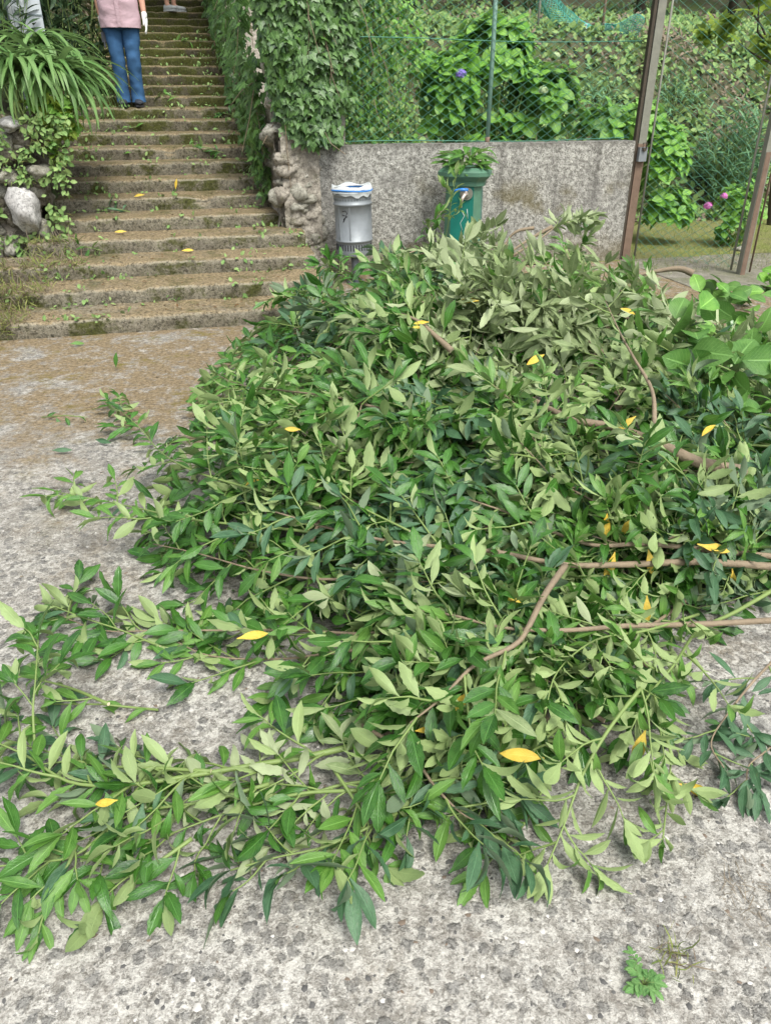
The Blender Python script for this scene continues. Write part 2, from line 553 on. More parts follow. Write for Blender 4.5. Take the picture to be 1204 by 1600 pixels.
M_galv = plain('galvanised_steel', (.23, .25, .26), .5, .35, .4, 6, .15)
M_galv_dark = plain('grey_steel', (.17, .19, .20), .5, .6, .2, 9)
M_slot = plain('dark_slot', (.02, .02, .022), .8)
M_bag = plain('white_plastic_bag', (.50, .53, .53), .35, 0, .2, 20, .3)
M_blue = plain('blue_plastic', (.03, .19, .55), .35)
M_teal = plain('teal_paint', (.012, .15, .115), .33, 0, .3, 7, .1)
M_teal_old = plain('weathered_green_paint', (.075, .17, .11), .5, 0, .4, 10, .15)
M_brass = plain('dull_brass', (.50, .42, .36), .38, .6, .2, 20)
M_scale = plain('limescale', (.62, .66, .60), .8, 0, .2, 30)
M_rust = plain('rusty_steel', (.175, .12, .085), .8, .15, .45, 14, .3)
M_postgrey = plain('weathered_steel_paint', (.21, .21, .17), .65, .2, .35, 14, .2)
M_fgreen = plain('green_fence_coating', (.07, .22, .15), .5, 0, .3, 20)
M_fpost = plain('pale_green_post', (.16, .27, .22), .5, .1, .25, 12)
M_net = plain('teal_netting', (.10, .42, .34), .6, 0, .25, 20)
M_cab = plain('pale_grey_metal', (.45, .49, .51), .5, .1, .12, 5)
M_cab_dark = plain('shaded_grey_metal', (.16, .20, .21), .5, .1, .15, 5)  # darker copy of the cabinet grey, its side's shade put into the colour
M_bark = plain('laurel_bark', (.225, .175, .115), .75, 0, .5, 16, .6)
M_bark2 = plain('dark_bark', (.06, .048, .034), .9, 0, .4, 14, .5)
M_green_stem = plain('green_twig', (.17, .24, .07), .55, 0, .25, 20)
M_cut = plain('fresh_cut_wood', (.70, .58, .42), .8, 0, .12, 40)
M_grey_log = plain('grey_bark', (.30, .25, .19), .85, 0, .3, 24, .3)

L_laurel_mat = leafmat('laurel_leaf', [(.013, .064, .008), (.026, .110, .012), (.062, .182, .022)], (.29, .39, .15), .24, .2, .42, .6)
L_fresh_mat = leafmat('fresh_laurel_leaf', [(.048, .155, .016), (.080, .21, .025), (.125, .26, .045)], (.34, .45, .175), .32, .25, .5, .5)
L_pale_mat = leafmat('dull_laurel_leaf', [(.125, .19, .065), (.175, .24, .095), (.24, .295, .14)], (.38, .45, .25), .55, .2, .35, .35)
L_blue_mat = leafmat('bluish_laurel_leaf', [(.026, .080, .032), (.042, .112, .046), (.066, .150, .066)], (.16, .23, .13), .42, .12, .3, .45)
L_yellow_mat = leafmat('yellowed_leaf', [(.64, .42, .03), (.60, .33, .03), (.46, .20, .035), (.70, .52, .10)], (.78, .45, .15), .5, .2, .2, .3, .95, (.22, .10, .02))
L_brown_mat = leafmat('dry_leaf', [(.16, .085, .03), (.22, .13, .05), (.11, .06, .025)], (.25, .16, .08), .8, .1, .2, .2)
L_hyd_mat = leafmat('hydrangea_leaf', [(.085, .25, .026), (.14, .33, .042), (.21, .41, .07)], (.2, .33, .1), .42, .3, .5, .4)
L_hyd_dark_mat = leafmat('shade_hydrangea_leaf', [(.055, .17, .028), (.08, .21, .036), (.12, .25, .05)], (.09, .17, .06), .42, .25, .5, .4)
L_ivy_mat = leafmat('ivy_leaf', [(.013, .050, .015), (.024, .078, .02), (.038, .105, .024), (.085, .18, .034)], (.09, .15, .06), .34, .15, .5, .45)
L_strap_mat = leafmat('strap_leaf', [(.06, .17, .03), (.10, .23, .055), (.17, .29, .09)], (.14, .22, .08), .42, .25, .3, .45)
L_olean_mat = leafmat('oleander_leaf', [(.075, .21, .10), (.12, .28, .14), (.19, .35, .17)], (.14, .24, .11), .5, .2, .4, .35)
L_maple_mat = leafmat('bright_lobed_leaf', [(.12, .22, .02), (.19, .29, .03), (.26, .34, .05)], (.2, .29, .07), .5, .4, .3, .3)
L_shade_mat = leafmat('dark_tree_leaf', [(.014, .040, .014), (.024, .060, .02), (.036, .08, .026)], (.045, .075, .035), .45, .15, .3, .4)
L_cover_mat = leafmat('ground_cover_leaf', [(.085, .205, .05), (.14, .28, .075), (.25, .35, .12)], (.17, .22, .10), .6, .15, .2, .25)
L_dead_mat = leafmat('withered_leaf', [(.24, .20, .14), (.32, .27, .19), (.18, .15, .11)], (.2, .15, .1), .9, .05, .1, .1)
L_weed_mat = leafmat('weed_leaf', [(.07, .20, .05), (.11, .26, .07), (.17, .32, .10)], (.2, .32, .12), .55, .25, .5, .3)
L_grass_mat = leafmat('grass_blade', [(.15, .24, .04), (.21, .28, .065), (.29, .29, .10)], (.14, .2, .06), .6, .3, .1, .2)

def laurels(mat, tagname, seed):
    out = []
    for i in range(7):
        r = random.Random(seed + i)
        out.append(blade(mat, r.uniform(.24, .345), r.uniform(.05, .8), r.uniform(.05, .24), r.uniform(0, .012), 0, 7, 3, .07, 1.0, .82, 'laurel_leaf_shape', seed + i, r.uniform(-.25, .25)))
    for i in range(3):                     # curled and wilting ones
        r = random.Random(seed + 80 + i)
        out.append(blade(mat, r.uniform(.2, .3), r.uniform(1.1, 2.0), r.uniform(.3, .5), r.uniform(.01, .035), 0, 8, 3, .07, 1.0, .82, 'curled_leaf_shape', seed + 80 + i, r.uniform(-.9, .9)))
    for i in range(4):                     # toothed, crinkled ones
        r = random.Random(seed + 50 + i)
        out.append(blade(mat, r.uniform(.25, .34), r.uniform(.1, .7), r.uniform(.12, .3), r.uniform(.008, .02), .16, 12, 3, .06, .98, .8, 'toothed_leaf_shape', seed + 50 + i, r.uniform(-.35, .35)))
    return out
LV = dict(dark=laurels(L_laurel_mat, 'd', 100), fresh=laurels(L_fresh_mat, 'f', 200), pale=laurels(L_pale_mat, 'p', 300), blue=laurels(L_blue_mat, 'b', 400),
          yellow=laurels(L_yellow_mat, 'y', 500), brown=laurels(L_brown_mat, 'n', 600))
HYD = [blade(L_hyd_mat, .72, .5, .12, .008, .06, 8, 3, .06, .8, .62, 'hydrangea_leaf_shape', i) for i in range(4)]
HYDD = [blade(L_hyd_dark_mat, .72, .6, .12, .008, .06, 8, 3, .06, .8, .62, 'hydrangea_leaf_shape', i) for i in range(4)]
IVL = [fan(L_ivy_mat, IVY, .1 + .12 * i, 'ivy_leaf_shape') for i in range(3)]
MAP = [fan(L_maple_mat, MAPLE, .1 + .1 * i, 'lobed_leaf_shape') for i in range(3)]
STR = [blade(L_strap_mat, .07, 1.5 + .3 * i, .25, 0, 0, 8, 3, 0, .55, .5, 'strap_leaf_shape', i, .3 * (i - 1)) for i in range(4)]
OLE = [blade(L_olean_mat, .17, .3 + .2 * i, .1, 0, 0, 4, 3, .05, .95, .8, 'oleander_leaf_shape', i) for i in range(3)]
SHD = [blade(L_shade_mat, .36, .5, .1, 0, 0, 3, 3, .05, .9, .8, 'tree_leaf_shape', i) for i in range(2)]
COV = [blade(L_cover_mat, .6, .4, .1, 0, 0, 3, 3, .05, .9, .7, 'cover_leaf_shape', i) for i in range(2)]
DED = [blade(L_dead_mat, .3, .9, .2, .03, 0, 4, 3, .05, .9, .7, 'withered_leaf_shape', i) for i in range(2)]
GRS = [blade(L_grass_mat, .06, .7 + .5 * i, 0, 0, 0, 3, 2, 0, .6, .5, 'grass_blade_shape', i) for i in range(3)]
DRY = [blade(L_dead_mat, .05, .7 + .5 * i, 0, 0, 0, 3, 2, 0, .6, .5, 'dry_blade_shape', i) for i in range(2)]

# ------------------------------------------------------------------ ground and hill
RISE, RUN, V0 = .118, .42, 6.0
def zc(v):
    return max(0.0, (v - V0) / RUN * RISE)
def fbm(u, v, s=1.0, seed=0):
    return noise.fractal(Vector((u * s, v * s, seed * 7.3)), 1.0, 2.0, 4)
def smooth(a, b, x):
    t = max(0.0, min(1.0, (x - a) / (b - a)))
    return t * t * (3 - 2 * t)
def T(u, v):
    if u > .78:
        z = min(2.3, max(0, v - 10.2) * .95) + max(0, v - 12.6) * .12 + max(0, v - 17) * .4
        z = z + smooth(9.8, 11, v) * .16 * fbm(u, v, .9)
        edge = zc(v) + .1
        w = smooth(2.0, 1.1, u) * smooth(8.0, 8.6, v)
        z = z * (1 - w) + max(z, edge) * w
        return z - (.03 if v < 10 else 0)
    if u < -1.16:
        z = max(1.27, zc(v) + .12) + .3 * max(0, -u - 1.7) + .12 * fbm(u, v, 1.1)
        return z + max(0, v - 20) * .1
    return zc(v) - .55

mb = MB()
mb.grid(2, 2, lambda a, b: (-150 + 300 * a, -150 + 300 * b, -.06))
g = mb.build('ground', [M_earth]); g['kind'] = 'structure'
mb = MB()
us = [-15 + .3 * i for i in range(46)] + [-1.28, -1.1, .72, .86] + [1.1 + .3 * i for i in range(55)]
us = sorted(u for i, u in enumerate(us) if not (-1.28 < u < -1.1 or .72 < u < .86))
vs = [7.62 + .26 * i for i in range(70)] + [26 + 1.5 * i for i in range(12)]
mb.grid(len(us) - 1, len(vs) - 1, lambda a, b: (lambda u, v: S(u, v, T(u, v)))(us[round(a * (len(us) - 1))], vs[round(b * (len(vs) - 1))]))
g = mb.build('hillside', [M_earth]); g['kind'] = 'structure'
mb = MB()
mb.grid(24, 20, lambda a, b: S(-9 + 19 * a, -5 + 12.66 * b, .0))
g = mb.build('concrete_yard', [M_yard]); g['kind'] = 'structure'
mb = MB()
mb.grid(24, 8, lambda a, b: (lambda u, v: S(u, v, .006 + .015 * fbm(u, v, 1.5)))(1.15 + 9 * a, 7.66 + 2.75 * b))
g = mb.build('lawn', [M_lawn]); g['kind'] = 'structure'
M_path = earthmat('garden_path_gravel', (.24, .225, .18), (.36, .335, .28), (.17, .19, .08), .45)
mb = MB()
mb.grid(20, 5, lambda a, b: (lambda u, v: S(u, v, .004 + .004 * fbm(u, v, 4)))(4.42 + 6 * a, 6.2 + 1.5 * b))
g = mb.build('garden_path', [M_path]); g['kind'] = 'structure'

# pebbles standing proud of the worn concrete
def rock(seed, sub, amp, flat=1.0):
    import bmesh
    bm = bmesh.new()
    bmesh.ops.create_icosphere(bm, subdivisions=sub, radius=1)
    o = Vector((seed * 3.1, seed * 1.7, seed))
    for v in bm.verts:
        n = noise.fractal(v.co * .9 + o, .8, 2.1, 5)
        c = noise.cell(v.co * 1.1 + o) - .5
        v.co *= 1 + amp * n + amp * .25 * c
        v.co.z *= flat
    vs_ = [tuple(v.co) for v in bm.verts]
    fs_ = [[v.index for v in f.verts] for f in bm.faces]
    bm.free()
    return vs_, fs_
def peblf(seed, mat):
    v, f = rock(seed, 1, .35, .5)
    return Leaf('pebble_shape', v, f, [(.5, .5)] * len(v), mat)
M_peb = [plain('dark_pebble', (.085, .083, .078), .75, 0, .4, 40), plain('brown_pebble', (.15, .115, .085), .8, 0, .4, 40), plain('pale_pebble', (.50, .48, .44), .8, 0, .3, 40)]
PEB = [peblf(i, M_peb[(0, 0, 0, 1, 2)[i % 5]]) for i in range(10)]
it = []
for i in range(1300):
    y = .75 + 2.2 * R.random() ** 1.3
    x = R.uniform(-.75, .75) * (y + .75)
    s = R.uniform(.005, .0135) * (1 if R.random() < .85 else 1.4)
    it.append((R.choice(PEB), Matrix.Translation((x, y, -s * .30)) @ Matrix.Rotation(R.uniform(0, 6.3), 4, 'Z') @ Matrix.Diagonal((s * R.uniform(.8, 1.5), s, s * .9, 1))))
o = join('pebbles', it)
tag(o, 'small dark pebbles exposed in the worn concrete in front of the branches', 'pebbles')

# ------------------------------------------------------------------ staircase
st = empty('staircase', S(0, V0, 0), CA, 'long mossy concrete staircase climbing uphill behind the branches', 'stairs')
def step(k, u0, u1):
    rr = random.Random(900 + k)
    mb = MB()
    n = 64
    prof = [(0.006, -.03), (.0, .03), (-.004, .075), (.0, RISE - .022), (.014, RISE - .004), (.05, RISE), (.2, RISE - .003), (.33, RISE), (RUN + .03, RISE + .002)]
    m = len(prof) - 1
    def fn(a, b):
        u = u0 + (u1 - u0) * a
        py, pz = prof[round(b * m)]
        j = .024 * fbm(u, k, 2.2, 3) + .010 * fbm(u, k + pz * 6, 14, 4)
        chip = max(0, fbm(u, k, 4, 9) - .12) * .085
        if 2 <= round(b * m) <= 5:
            return (u, py + j + chip * .8, pz - chip * .5 + .006 * fbm(u, k, 3, 5))
        return (u, py + j, pz + (.005 * fbm(u, py + k, 6, 6)))
    mb.grid(n, m, fn)
    mb.f = [f[::-1] for f in mb.f] if False else mb.f
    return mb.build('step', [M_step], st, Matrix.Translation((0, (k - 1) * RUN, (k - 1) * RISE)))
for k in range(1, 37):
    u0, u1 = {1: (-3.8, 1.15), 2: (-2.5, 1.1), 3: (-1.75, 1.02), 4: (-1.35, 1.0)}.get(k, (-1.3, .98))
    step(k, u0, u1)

def stair_pt(px, py):                      # nearest tread seen along a ray
    d = ray(px, py); s = 5.0
    while s < 26:
        p = CAM + d * s
        v = toS(p)[1]
        k = math.floor((v - V0) / RUN) + 1
        if p.z <= (k * RISE if v > V0 else 0) + .012: return p
        s += .01
    return p

# ------------------------------------------------------------------ garden wall of roughcast concrete
gw = empty('garden_wall', S(2.8, 7.82, 0), CA, 'low grey roughcast concrete wall below the green wire fence', 'wall')
mb = MB()
def wf(a, b):
    u, z = -1.64 + 3.26 * a, -.05 + 1.2 * b
    j = .006 * noise.noise(Vector((u * 34, z * 34, 0))) + .004 * noise.noise(Vector((u * 80, z * 80, 3)))
    return (u, -.12 + j, z + (.008 * fbm(u, 0, 2) if b > .99 else 0))
mb.grid(170, 62, wf)
top = lambda a, b: (-1.64 + 3.26 * a, -.12 + .24 * b, 1.15 + (.008 * fbm(-1.64 + 3.26 * a, 0, 2)) + .004 * noise.noise(Vector((a * 60, b * 6, 7))) * (b > 0))
mb.grid(170, 4, top)
mb.box((-.01, .11, .545), (3.24, .02, 1.19))
mb.box((1.61, 0, .545), (.02, .235, 1.19))
mb.box((-1.63, 0, .545), (.02, .235, 1.19))
mb.build('wall_body', [M_rough], gw)

# rubble corner and the wall that follows the stairs
ROCK = []
for i in range(8):
    v, f = rock(i + 1, 3, .40 if i else .30)
    ROCK.append((v, f))
def rockmesh(i, mat, cache={}):
    key = (i, mat.name)
    if key not in cache:
        mb = MB()
        mb.v = [Vector(p) for p in ROCK[i][0]]
        for f in ROCK[i][1]:
            mb.face(f, 0, True)
        cache[key] = mb.mesh('stone_shape', [mat])
    return cache[key]
def stone(root, p, s, mat, name='stone', squash=(1, 1, 1), which=None):
    inv = root.matrix_basis.inverted() if root is not None else Matrix()
    m = Matrix.Translation(p) @ Matrix.Rotation(R.uniform(0, 6.3), 4, 'Z') @ Matrix.Rotation(R.uniform(-.6, .6), 4, 'X') @ Matrix.Diagonal((s * squash[0] * R.uniform(.85, 1.25), s * squash[1] * R.uniform(.8, 1.1), s * squash[2] * R.uniform(.65, .95), 1))
    return link(name, rockmesh(R.randrange(1, 8) if which is None else which, mat), root, inv @ m)
bpy.context.view_layer.update()

rw = empty('rubble_wall', S(1.0, 7.7, 0), CA, 'crumbling rubble stone wall running up the right side of the stairs', 'wall')
inv = rw.matrix_basis.inverted()
mb = MB()
def core_front(a, b):
    u, z = .86 + .34 * a, -.05 + 1.32 * b
    return inv @ S(u, 7.60 - .12 * (1 - b) + .05 * fbm(u, z, 4, 2) + .02 * fbm(u, z, 13, 6), z)
mb.grid(30, 100, core_front)
def core_side(a, b):
    v = 7.62 + 12.4 * a
    z = zc(v) - .3 + (1.05 + .12 * fbm(v, 0, 1.2) - .25 * smooth(8, 11, v)) * b
    z = max(z, -.05 + 1.32 * b) if a < .06 else z
    return inv @ S(.86 - .06 * (1 - b) + .06 * fbm(v, z, 3, 5) - .02, v - .09 * (1 - b) * (a == 0), z)
mb.grid(90, 12, core_side)
def core_top(a, b):
    v = 7.62 + 12.4 * a
    z = zc(v) - .3 + 1.05 + .12 * fbm(v, 0, 1.2) - .25 * smooth(8, 11, v)
    z = max(z, 1.27) if a < .06 else z
    return inv @ S(.82 + .06 * fbm(v, z, 3, 5) + .38 * b, v, z)
mb.grid(90, 3, core_top)
mb.box(inv @ S(1.02, 7.80, .58), (.34, .32, 1.24)); mb.box(inv @ S(.98, 7.72, .3), (.30, .2, .7))
mb.build('mortar', [M_mortar], rw)
for i in range(120):
    z = R.uniform(.0, 1.26)
    if i % 3:
        p = S(R.uniform(.84, 1.20), 7.678 - .12 * (1 - z / 1.3), z)
    else:
        p = S(.86, R.uniform(7.6, 8.4), max(z, .45))
    stone(rw, p, R.choice((.03, .045, .06, .075, .10)) * R.uniform(.8, 1.2), M_stone if R.random() < .75 else M_mortar)
for i in range(70):
    v = R.uniform(8.2, 15)
    stone(rw, S(.84, v, zc(v) + R.uniform(.05, .6)), R.uniform(.06, .14), M_stone_mossy)
# ivy pillar standing on that corner
ip = empty('gate_pillar', S(1.15, 7.95, 1.1), CA, 'old stone pillar at the stair corner, almost hidden by ivy', 'pillar')
mb = MB()
mb.grid(10, 24, lambda a, b: (-.33 + .05 * fbm(b * 3, a, 2), -.2 + .4 * a, 1.75 * b))
mb.grid(10, 24, lambda a, b: (-.33 + .66 * a, -.2 + .04 * fbm(a * 2, b * 5, 2, 4), 1.75 * b))
mb.box((.02, .02, .87), (.62, .36, 1.72))
mb.build('pillar_body', [M_stone], ip)
for i in range(16):
    stone(ip, S(.83 + R.uniform(-.02, .12), 7.77, R.uniform(1.1, 2.1)), R.uniform(.05, .1), M_stone)

# ------------------------------------------------------------------ left rubble wall with the white boulder
lw = empty('stone_wall', S(-2.6, 7.6, 0), CA, 'mossy rubble stone wall holding the bank left of the stairs', 'wall')
inv = lw.matrix_basis.inverted()
mb = MB()
mb.grid(40, 18, lambda a, b: inv @ S(-5.2 + 3.95 * a, 7.52 + .1 * b + .07 * fbm(a * 8, b * 3, 1.4, 8), -.05 + 1.36 * b))
mb.grid(30, 18, lambda a, b: inv @ S(-1.25 - .05 * b + .06 * fbm(a * 8, b * 3, 1.4, 12), 7.52 + .1 * b + 3.2 * a, -.05 + (1.36 + .45 * a) * b))
mb.build('mortar', [M_mortar], lw)
for i in range(150):
    if i % 3:
        stone(lw, S(-1.28 - 1.9 * R.random() ** 1.4, 7.60, R.uniform(.2, 1.25)), R.uniform(.06, .15), M_stone if R.random() < .4 else M_stone_mossy)
    else:
        v = R.uniform(7.5, 10)
        stone(lw, S(-1.24, v, zc(v) + R.uniform(0, .8)), R.uniform(.05, .13), M_stone_mossy)
p = onv(37, 328, 7.46)
o = stone(lw, p, .195, M_white, 'boulder', (1, .8, 1.3), 0); o['label'] = 'large white limestone boulder'
for q in ((14, 195),):
    stone(lw, onv(*q, 7.50), .085, M_white, 'stone')
for q in ((10, 275), (62, 270), (60, 390), (20, 385), (40, 410)):
    stone(lw, onv(*q, 7.49), R.uniform(.07, .11), M_stone, 'stone')

# ------------------------------------------------------------------ wire fence on the wall
def zigzag(mb, w, h, cw, ch, r, mi=0, x0=0, z0=0, warp=None):
    sl = ch / cw
    def seg(c, s, off):
        pts = []
        n = 7
        # line z = s*x + c clipped to the panel
        xs = sorted([max(0, min(w, (0 - c) / s)), max(0, min(w, (h - c) / s))])
        if xs[1] - xs[0] < .02:
            return
        for i in range(n + 1):
            x = xs[0] + (xs[1] - xs[0]) * i / n
            z = s * x + c
            d = warp(x, z) if warp else (0, 0, 0)
            pts.append((x0 + x + d[0], off + d[1], z0 + z + d[2]))
        mb.tube(pts, r, n=3, mi=mi, cap=False)
    c = -sl * w
    while c < h + sl * w:
        seg(c, sl, r)
        seg(h - c - 0 if False else c + sl * w, -sl, -r)
        c += ch
wf_root = empty('wire_fence', S(1.2, 7.8, 1.15), CA, 'green diamond wire fence standing on the grey wall', 'fence')
mb = MB()
zigzag(mb, 3.2, 1.75, .115, .075, .0022, warp=lambda x, z: (.006 * math.sin(z * 7), .012 * math.sin(x * 2 + z), .01 * math.sin(x * 5)))
o = mb.build('wire_mesh', [M_fgreen], wf_root); o['kind'] = 'stuff'
for z in (.02, .85, 1.74):
    mb = MB(); mb.tube([(x, .008, z + .012 * math.sin(x * 2.3)) for x in (0, .5, 1, 1.5, 2, 2.5, 3.2)], .004, n=5)
    mb.build('tension_wire', [M_fgreen], wf_root)
for x in (1.69, .06):
    mb = MB(); mb.tube([(x, .012, -.02), (x + .004, .012, .8), (x, .012, 1.8)], .021, n=10)
    mb.tube([(x, .012, -.02), (x, .012, .05)], .024, n=10, mi=1)
    mb.build('post', [M_fpost, M_rust], wf_root)

# gate: post with lock plate, leaf of wire, second post
gp = empty('gate_post', S(4.50, 7.74, 0), CA, 'tall rusty steel gate post with a lock plate at the end of the grey wall', 'post')
mb = MB()
mb.box((0, 0, .56), (.085, .07, 1.13)); mb.box((.05, .03, .56), (.02, .05, 1.13))
mb.build('lower_post', [M_rust], gp)
mb = MB()
mb.box((0, 0, 2.0), (.075, .062, 1.75)); mb.box((.046, .02, 2.0), (.012, .08, 1.75))
mb.build('upper_post', [M_postgrey], gp)
mb = MB()
mb.box((-.062, .0, 1.4), (.03, .05, 2.8))
mb.build('edge_strip', [M_bark2], gp)
lp = MB()
lp.box((.0, -.055, 1.03), (.085, .05, .13)); lp.build('lock_box', [M_galv], gp)
lp = MB()
lp.tube([(.0, -.085, 1.075), (.0, -.1, 1.075)], .018, n=10); lp.tube([(-.02, -.09, 1.08), (-.02, -.09, 1.135), (.02, -.09, 1.135), (.02, -.09, 1.08)], .006, n=5)
lp.build('keyhole', [M_bark2], gp)

gl = S(4.60, 7.74, 0); gr = S(5.22, 6.75, 0)
gvec = gr - gl
gw_ = gvec.length
ga = math.atan2(gvec.y, gvec.x)
gate = empty('wire_gate', gl, ga, 'half open garden gate of green diamond wire between two steel posts', 'gate')
mb = MB()
zigzag(mb, gw_ - .06, 2.6, .115, .08, .0020, x0=.03, z0=.05)
o = mb.build('wire_mesh', [M_fgreen], gate); o['kind'] = 'stuff'
for x in (.02, gw_ - .10):
    mb = MB(); mb.tube([(x, 0, .03), (x, 0, 2.68)], .011, n=7); mb.build('frame_bar', [M_postgrey], gate)
for z in (2.67,):
    mb = MB(); mb.tube([(.02, 0, z), (gw_ - .1, 0, z)], .011, n=7); mb.build('frame_bar', [M_postgrey], gate)
g2 = empty('gate_post', gr, CA, 'weathered brown steel gate post at the right edge of the photo', 'post')
mb = MB(); mb.box((0, 0, 1.4), (.06, .06, 2.8)); mb.box((.035, .02, 1.4), (.012, .09, 2.8)); mb.build('post_body', [M_postgrey], g2)
mb = MB(); mb.box((-.0, -.032, .55), (.05, .006, 1.1)); mb.build('rust_plate', [M_rust], g2)
mb = MB(); mb.tube([(.10, .0, .02), (.10, .0, 2.75)], .009, n=6); mb.build('side_rod', [M_rust], g2)

# ------------------------------------------------------------------ litter bin
bp = onv(555, 392, 7.28)
bu, bv = toS(bp)
lb = empty('litter_bin', S(bu, bv, 0), CA - .1, 'round galvanised litter bin with a white bag on a post before the wall', 'bin')
lb.rotation_euler = (0, rad(-1.5), CA)
Z0 = .255
mb = MB()
prof = [(.135, 0), (.160, .004), (.163, .02), (.163, .055)]
prof += [(.163, .10), (.163, .125), (.171, .130), (.174, .138), (.171, .146), (.164, .15), (.166, .36), (.166, .435), (.173, .44), (.178, .45), (.173, .46), (.167, .465), (.168, .52), (.175, .525), (.177, .535), (.172, .545)]
mb.lathe(prof, 40, (0, 0, Z0))
mb.lathe([(.172, .545), (.16, .54), (.155, .1), (.0, .05)], 40, (0, 0, Z0))
mb.lathe([(.0, .001), (.135, .0)], 40, (0, 0, Z0))
mb.build('drum', [M_galv], lb)
for j in range(40):
    w = 2 * math.pi * (j + .5) / 40
    mb = MB()
    if j == 0:
        slot = MB(); slot.box((0, 0, 0), (.004, .011, .052)); slot_me = slot.mesh('slot_shape', [M_slot])
        hole = MB(); hole.tube([(-.002, 0, 0), (.002, 0, 0)], .010, n=10); hole_me = hole.mesh('hole_shape', [M_galv_dark])
    if j % 1 == 0:
        link('slot', slot_me, lb, Matrix.Translation((.1625 * math.cos(w), .1625 * math.sin(w), Z0 + .085)) @ Matrix.Rotation(w, 4, 'Z'))
        link('punched_hole', hole_me, lb, Matrix.Translation((.167 * math.cos(w), .167 * math.sin(w), Z0 + .493)) @ Matrix.Rotation(w, 4, 'Z'))
for w in (-1.95, -2.6, -.2):
    mb = MB(); mb.box((.1665 * math.cos(w), .1665 * math.sin(w), Z0 + .29), (.006, .008, .285), M=Matrix.Rotation(w, 3, 'Z')); mb.build('seam', [M_galv], lb)
mb = MB()                                   # the black scrawl, written on the drum
def onbin(a, z): return (.1685 * math.cos(a), .1685 * math.sin(a), Z0 + z)
for pl in ([(-2.36, .40), (-2.16, .405), (-2.08, .385), (-2.2, .345), (-2.32, .31)], [(-2.38, .37), (-2.2, .365)], [(-2.3, .33), (-2.22, .345), (-2.06, .36)]):
    mb.tube([onbin(a, z) for a, z in pl], .0035, n=4)
mb.build('black_scrawl', [M_slot], lb)
mb = MB(); mb.tube([(0, 0, -.02), (0, 0, Z0 + .02)], .035, n=14); mb.tube([(0, .15, .0), (0, .15, .6)], .0, n=3) if False else None
mb.build('support_post', [M_galv], lb)
mb = MB(); mb.box((0, 0, .006), (.16, .16, .012)); mb.build('base_plate', [M_galv_dark], lb)
mb = MB()
n = 48
def bagring(r, z, am, zm, sd):
    return [((r + am * noise.noise(Vector((math.cos(6.283 * j / n) * 3, math.sin(6.283 * j / n) * 3, sd)))) * math.cos(6.283 * j / n), (r + am * noise.noise(Vector((math.cos(6.283 * j / n) * 3, math.sin(6.283 * j / n) * 3, sd)))) * math.sin(6.283 * j / n), Z0 + z + zm * noise.noise(Vector((math.cos(6.283 * j / n) * 2.5, math.sin(6.283 * j / n) * 2.5, sd + 5)))) for j in range(n)]
mb.rings([bagring(.178, .535, .008, .045, 1), bagring(.181, .545, .005, .012, 2), bagring(.184, .552, .004, .006, 3), bagring(.174, .562, .004, .004, 4), bagring(.160, .545, .01, .01, 5), bagring(.15, .40, .02, .02, 6)], cap0=False, cap1=False)
mb.build('bag', [M_bag], lb)
mb = MB(); mb.tube([(.180 * math.cos(a), .180 * math.sin(a), Z0 + .565 + .006 * math.sin(2 * a)) for a in [6.2832 * i / 40 for i in range(41)]], .0075, n=6, cap=False)
mb.build('blue_band', [M_blue], lb)
mb = MB()
mb.rings([[(.182 * math.cos(a), .182 * math.sin(a), Z0 + .572 + .008 * math.sin(3 * a)) for a in [6.2832 * i / 40 for i in range(40)]], [(.178 * math.cos(a), .178 * math.sin(a), Z0 + .60 + .012 * math.sin(5 * a)) for a in [6.2832 * i / 40 for i in range(40)]], [(.165 * math.cos(a), .165 * math.sin(a), Z0 + .58) for a in [6.2832 * i / 40 for i in range(40)]]], cap0=False, cap1=False)
mb.build('bag_rim', [M_bag], lb)

# ------------------------------------------------------------------ green drinking fountain
fp = onv(721, 392, 7.28)
fu, fv = toS(fp)
fo = empty('drinking_fountain', S(fu, fv, 0), CA - rad(24), 'green cast iron drinking fountain with a brass tap and blue lever', 'fountain')
fo.scale = (1.13, 1.13, 1.04)
def octo(w, c, z):
    a, b = w / 2, w / 2 - c
    return [(b, -a, z), (a, -b, z), (a, b, z), (b, a, z), (-b, a, z), (-a, b, z), (-a, -b, z), (-b, -a, z)]
mb = MB()
mb.rings([octo(.40, .05, 0), octo(.40, .05, .08)], 0, False); mb.rings([octo(.36, .05, .08), octo(.325, .05, .12)], 0, False)
mb.build('plinth', [M_teal_old], fo)
mb = MB()
mb.rings([octo(.30, .055, .12), octo(.285, .055, .80)], 0, False)
for j, f in enumerate(mb.f):                # chamfers take the lighter green
    if len(f) == 4 and j % 8 in (0, 2, 4, 6):
        mb.m[j] = 1
mb.build('shaft', [M_teal, M_teal_old], fo)
mb = MB()
mb.rings([octo(.30, .055, .80), octo(.33, .06, .805), octo(.33, .06, .83), octo(.335, .06, .84), octo(.40, .075, .875), octo(.415, .08, .885), octo(.415, .08, .915), octo(.39, .075, .93), octo(.34, .07, .95)], 0, False)
mb.build('capital', [M_teal_old], fo)
mb = MB()
tz = .745
mb.tube([(.03, -.145, tz), (.03, -.158, tz)], .052, n=24); mb.tube([(.03, -.158, tz), (.03, -.166, tz)], .034, n=20)
mb.build('tap_plate', [M_postgrey], fo)
mb = MB()
mb.tube([(.03, -.16, tz), (.03, -.20, tz + .004), (.02, -.235, tz - .002), (.006, -.255, tz - .03), (.0, -.26, tz - .075)], .015, n=10, rs=[.015, .017, .016, .013, .012])
mb.tube([(.03, -.20, tz), (.03, -.20, tz + .035)], .012, n=10)
mb.tube([(.0, -.26, tz - .07), (.0, -.26, tz - .10)], .010, n=8)
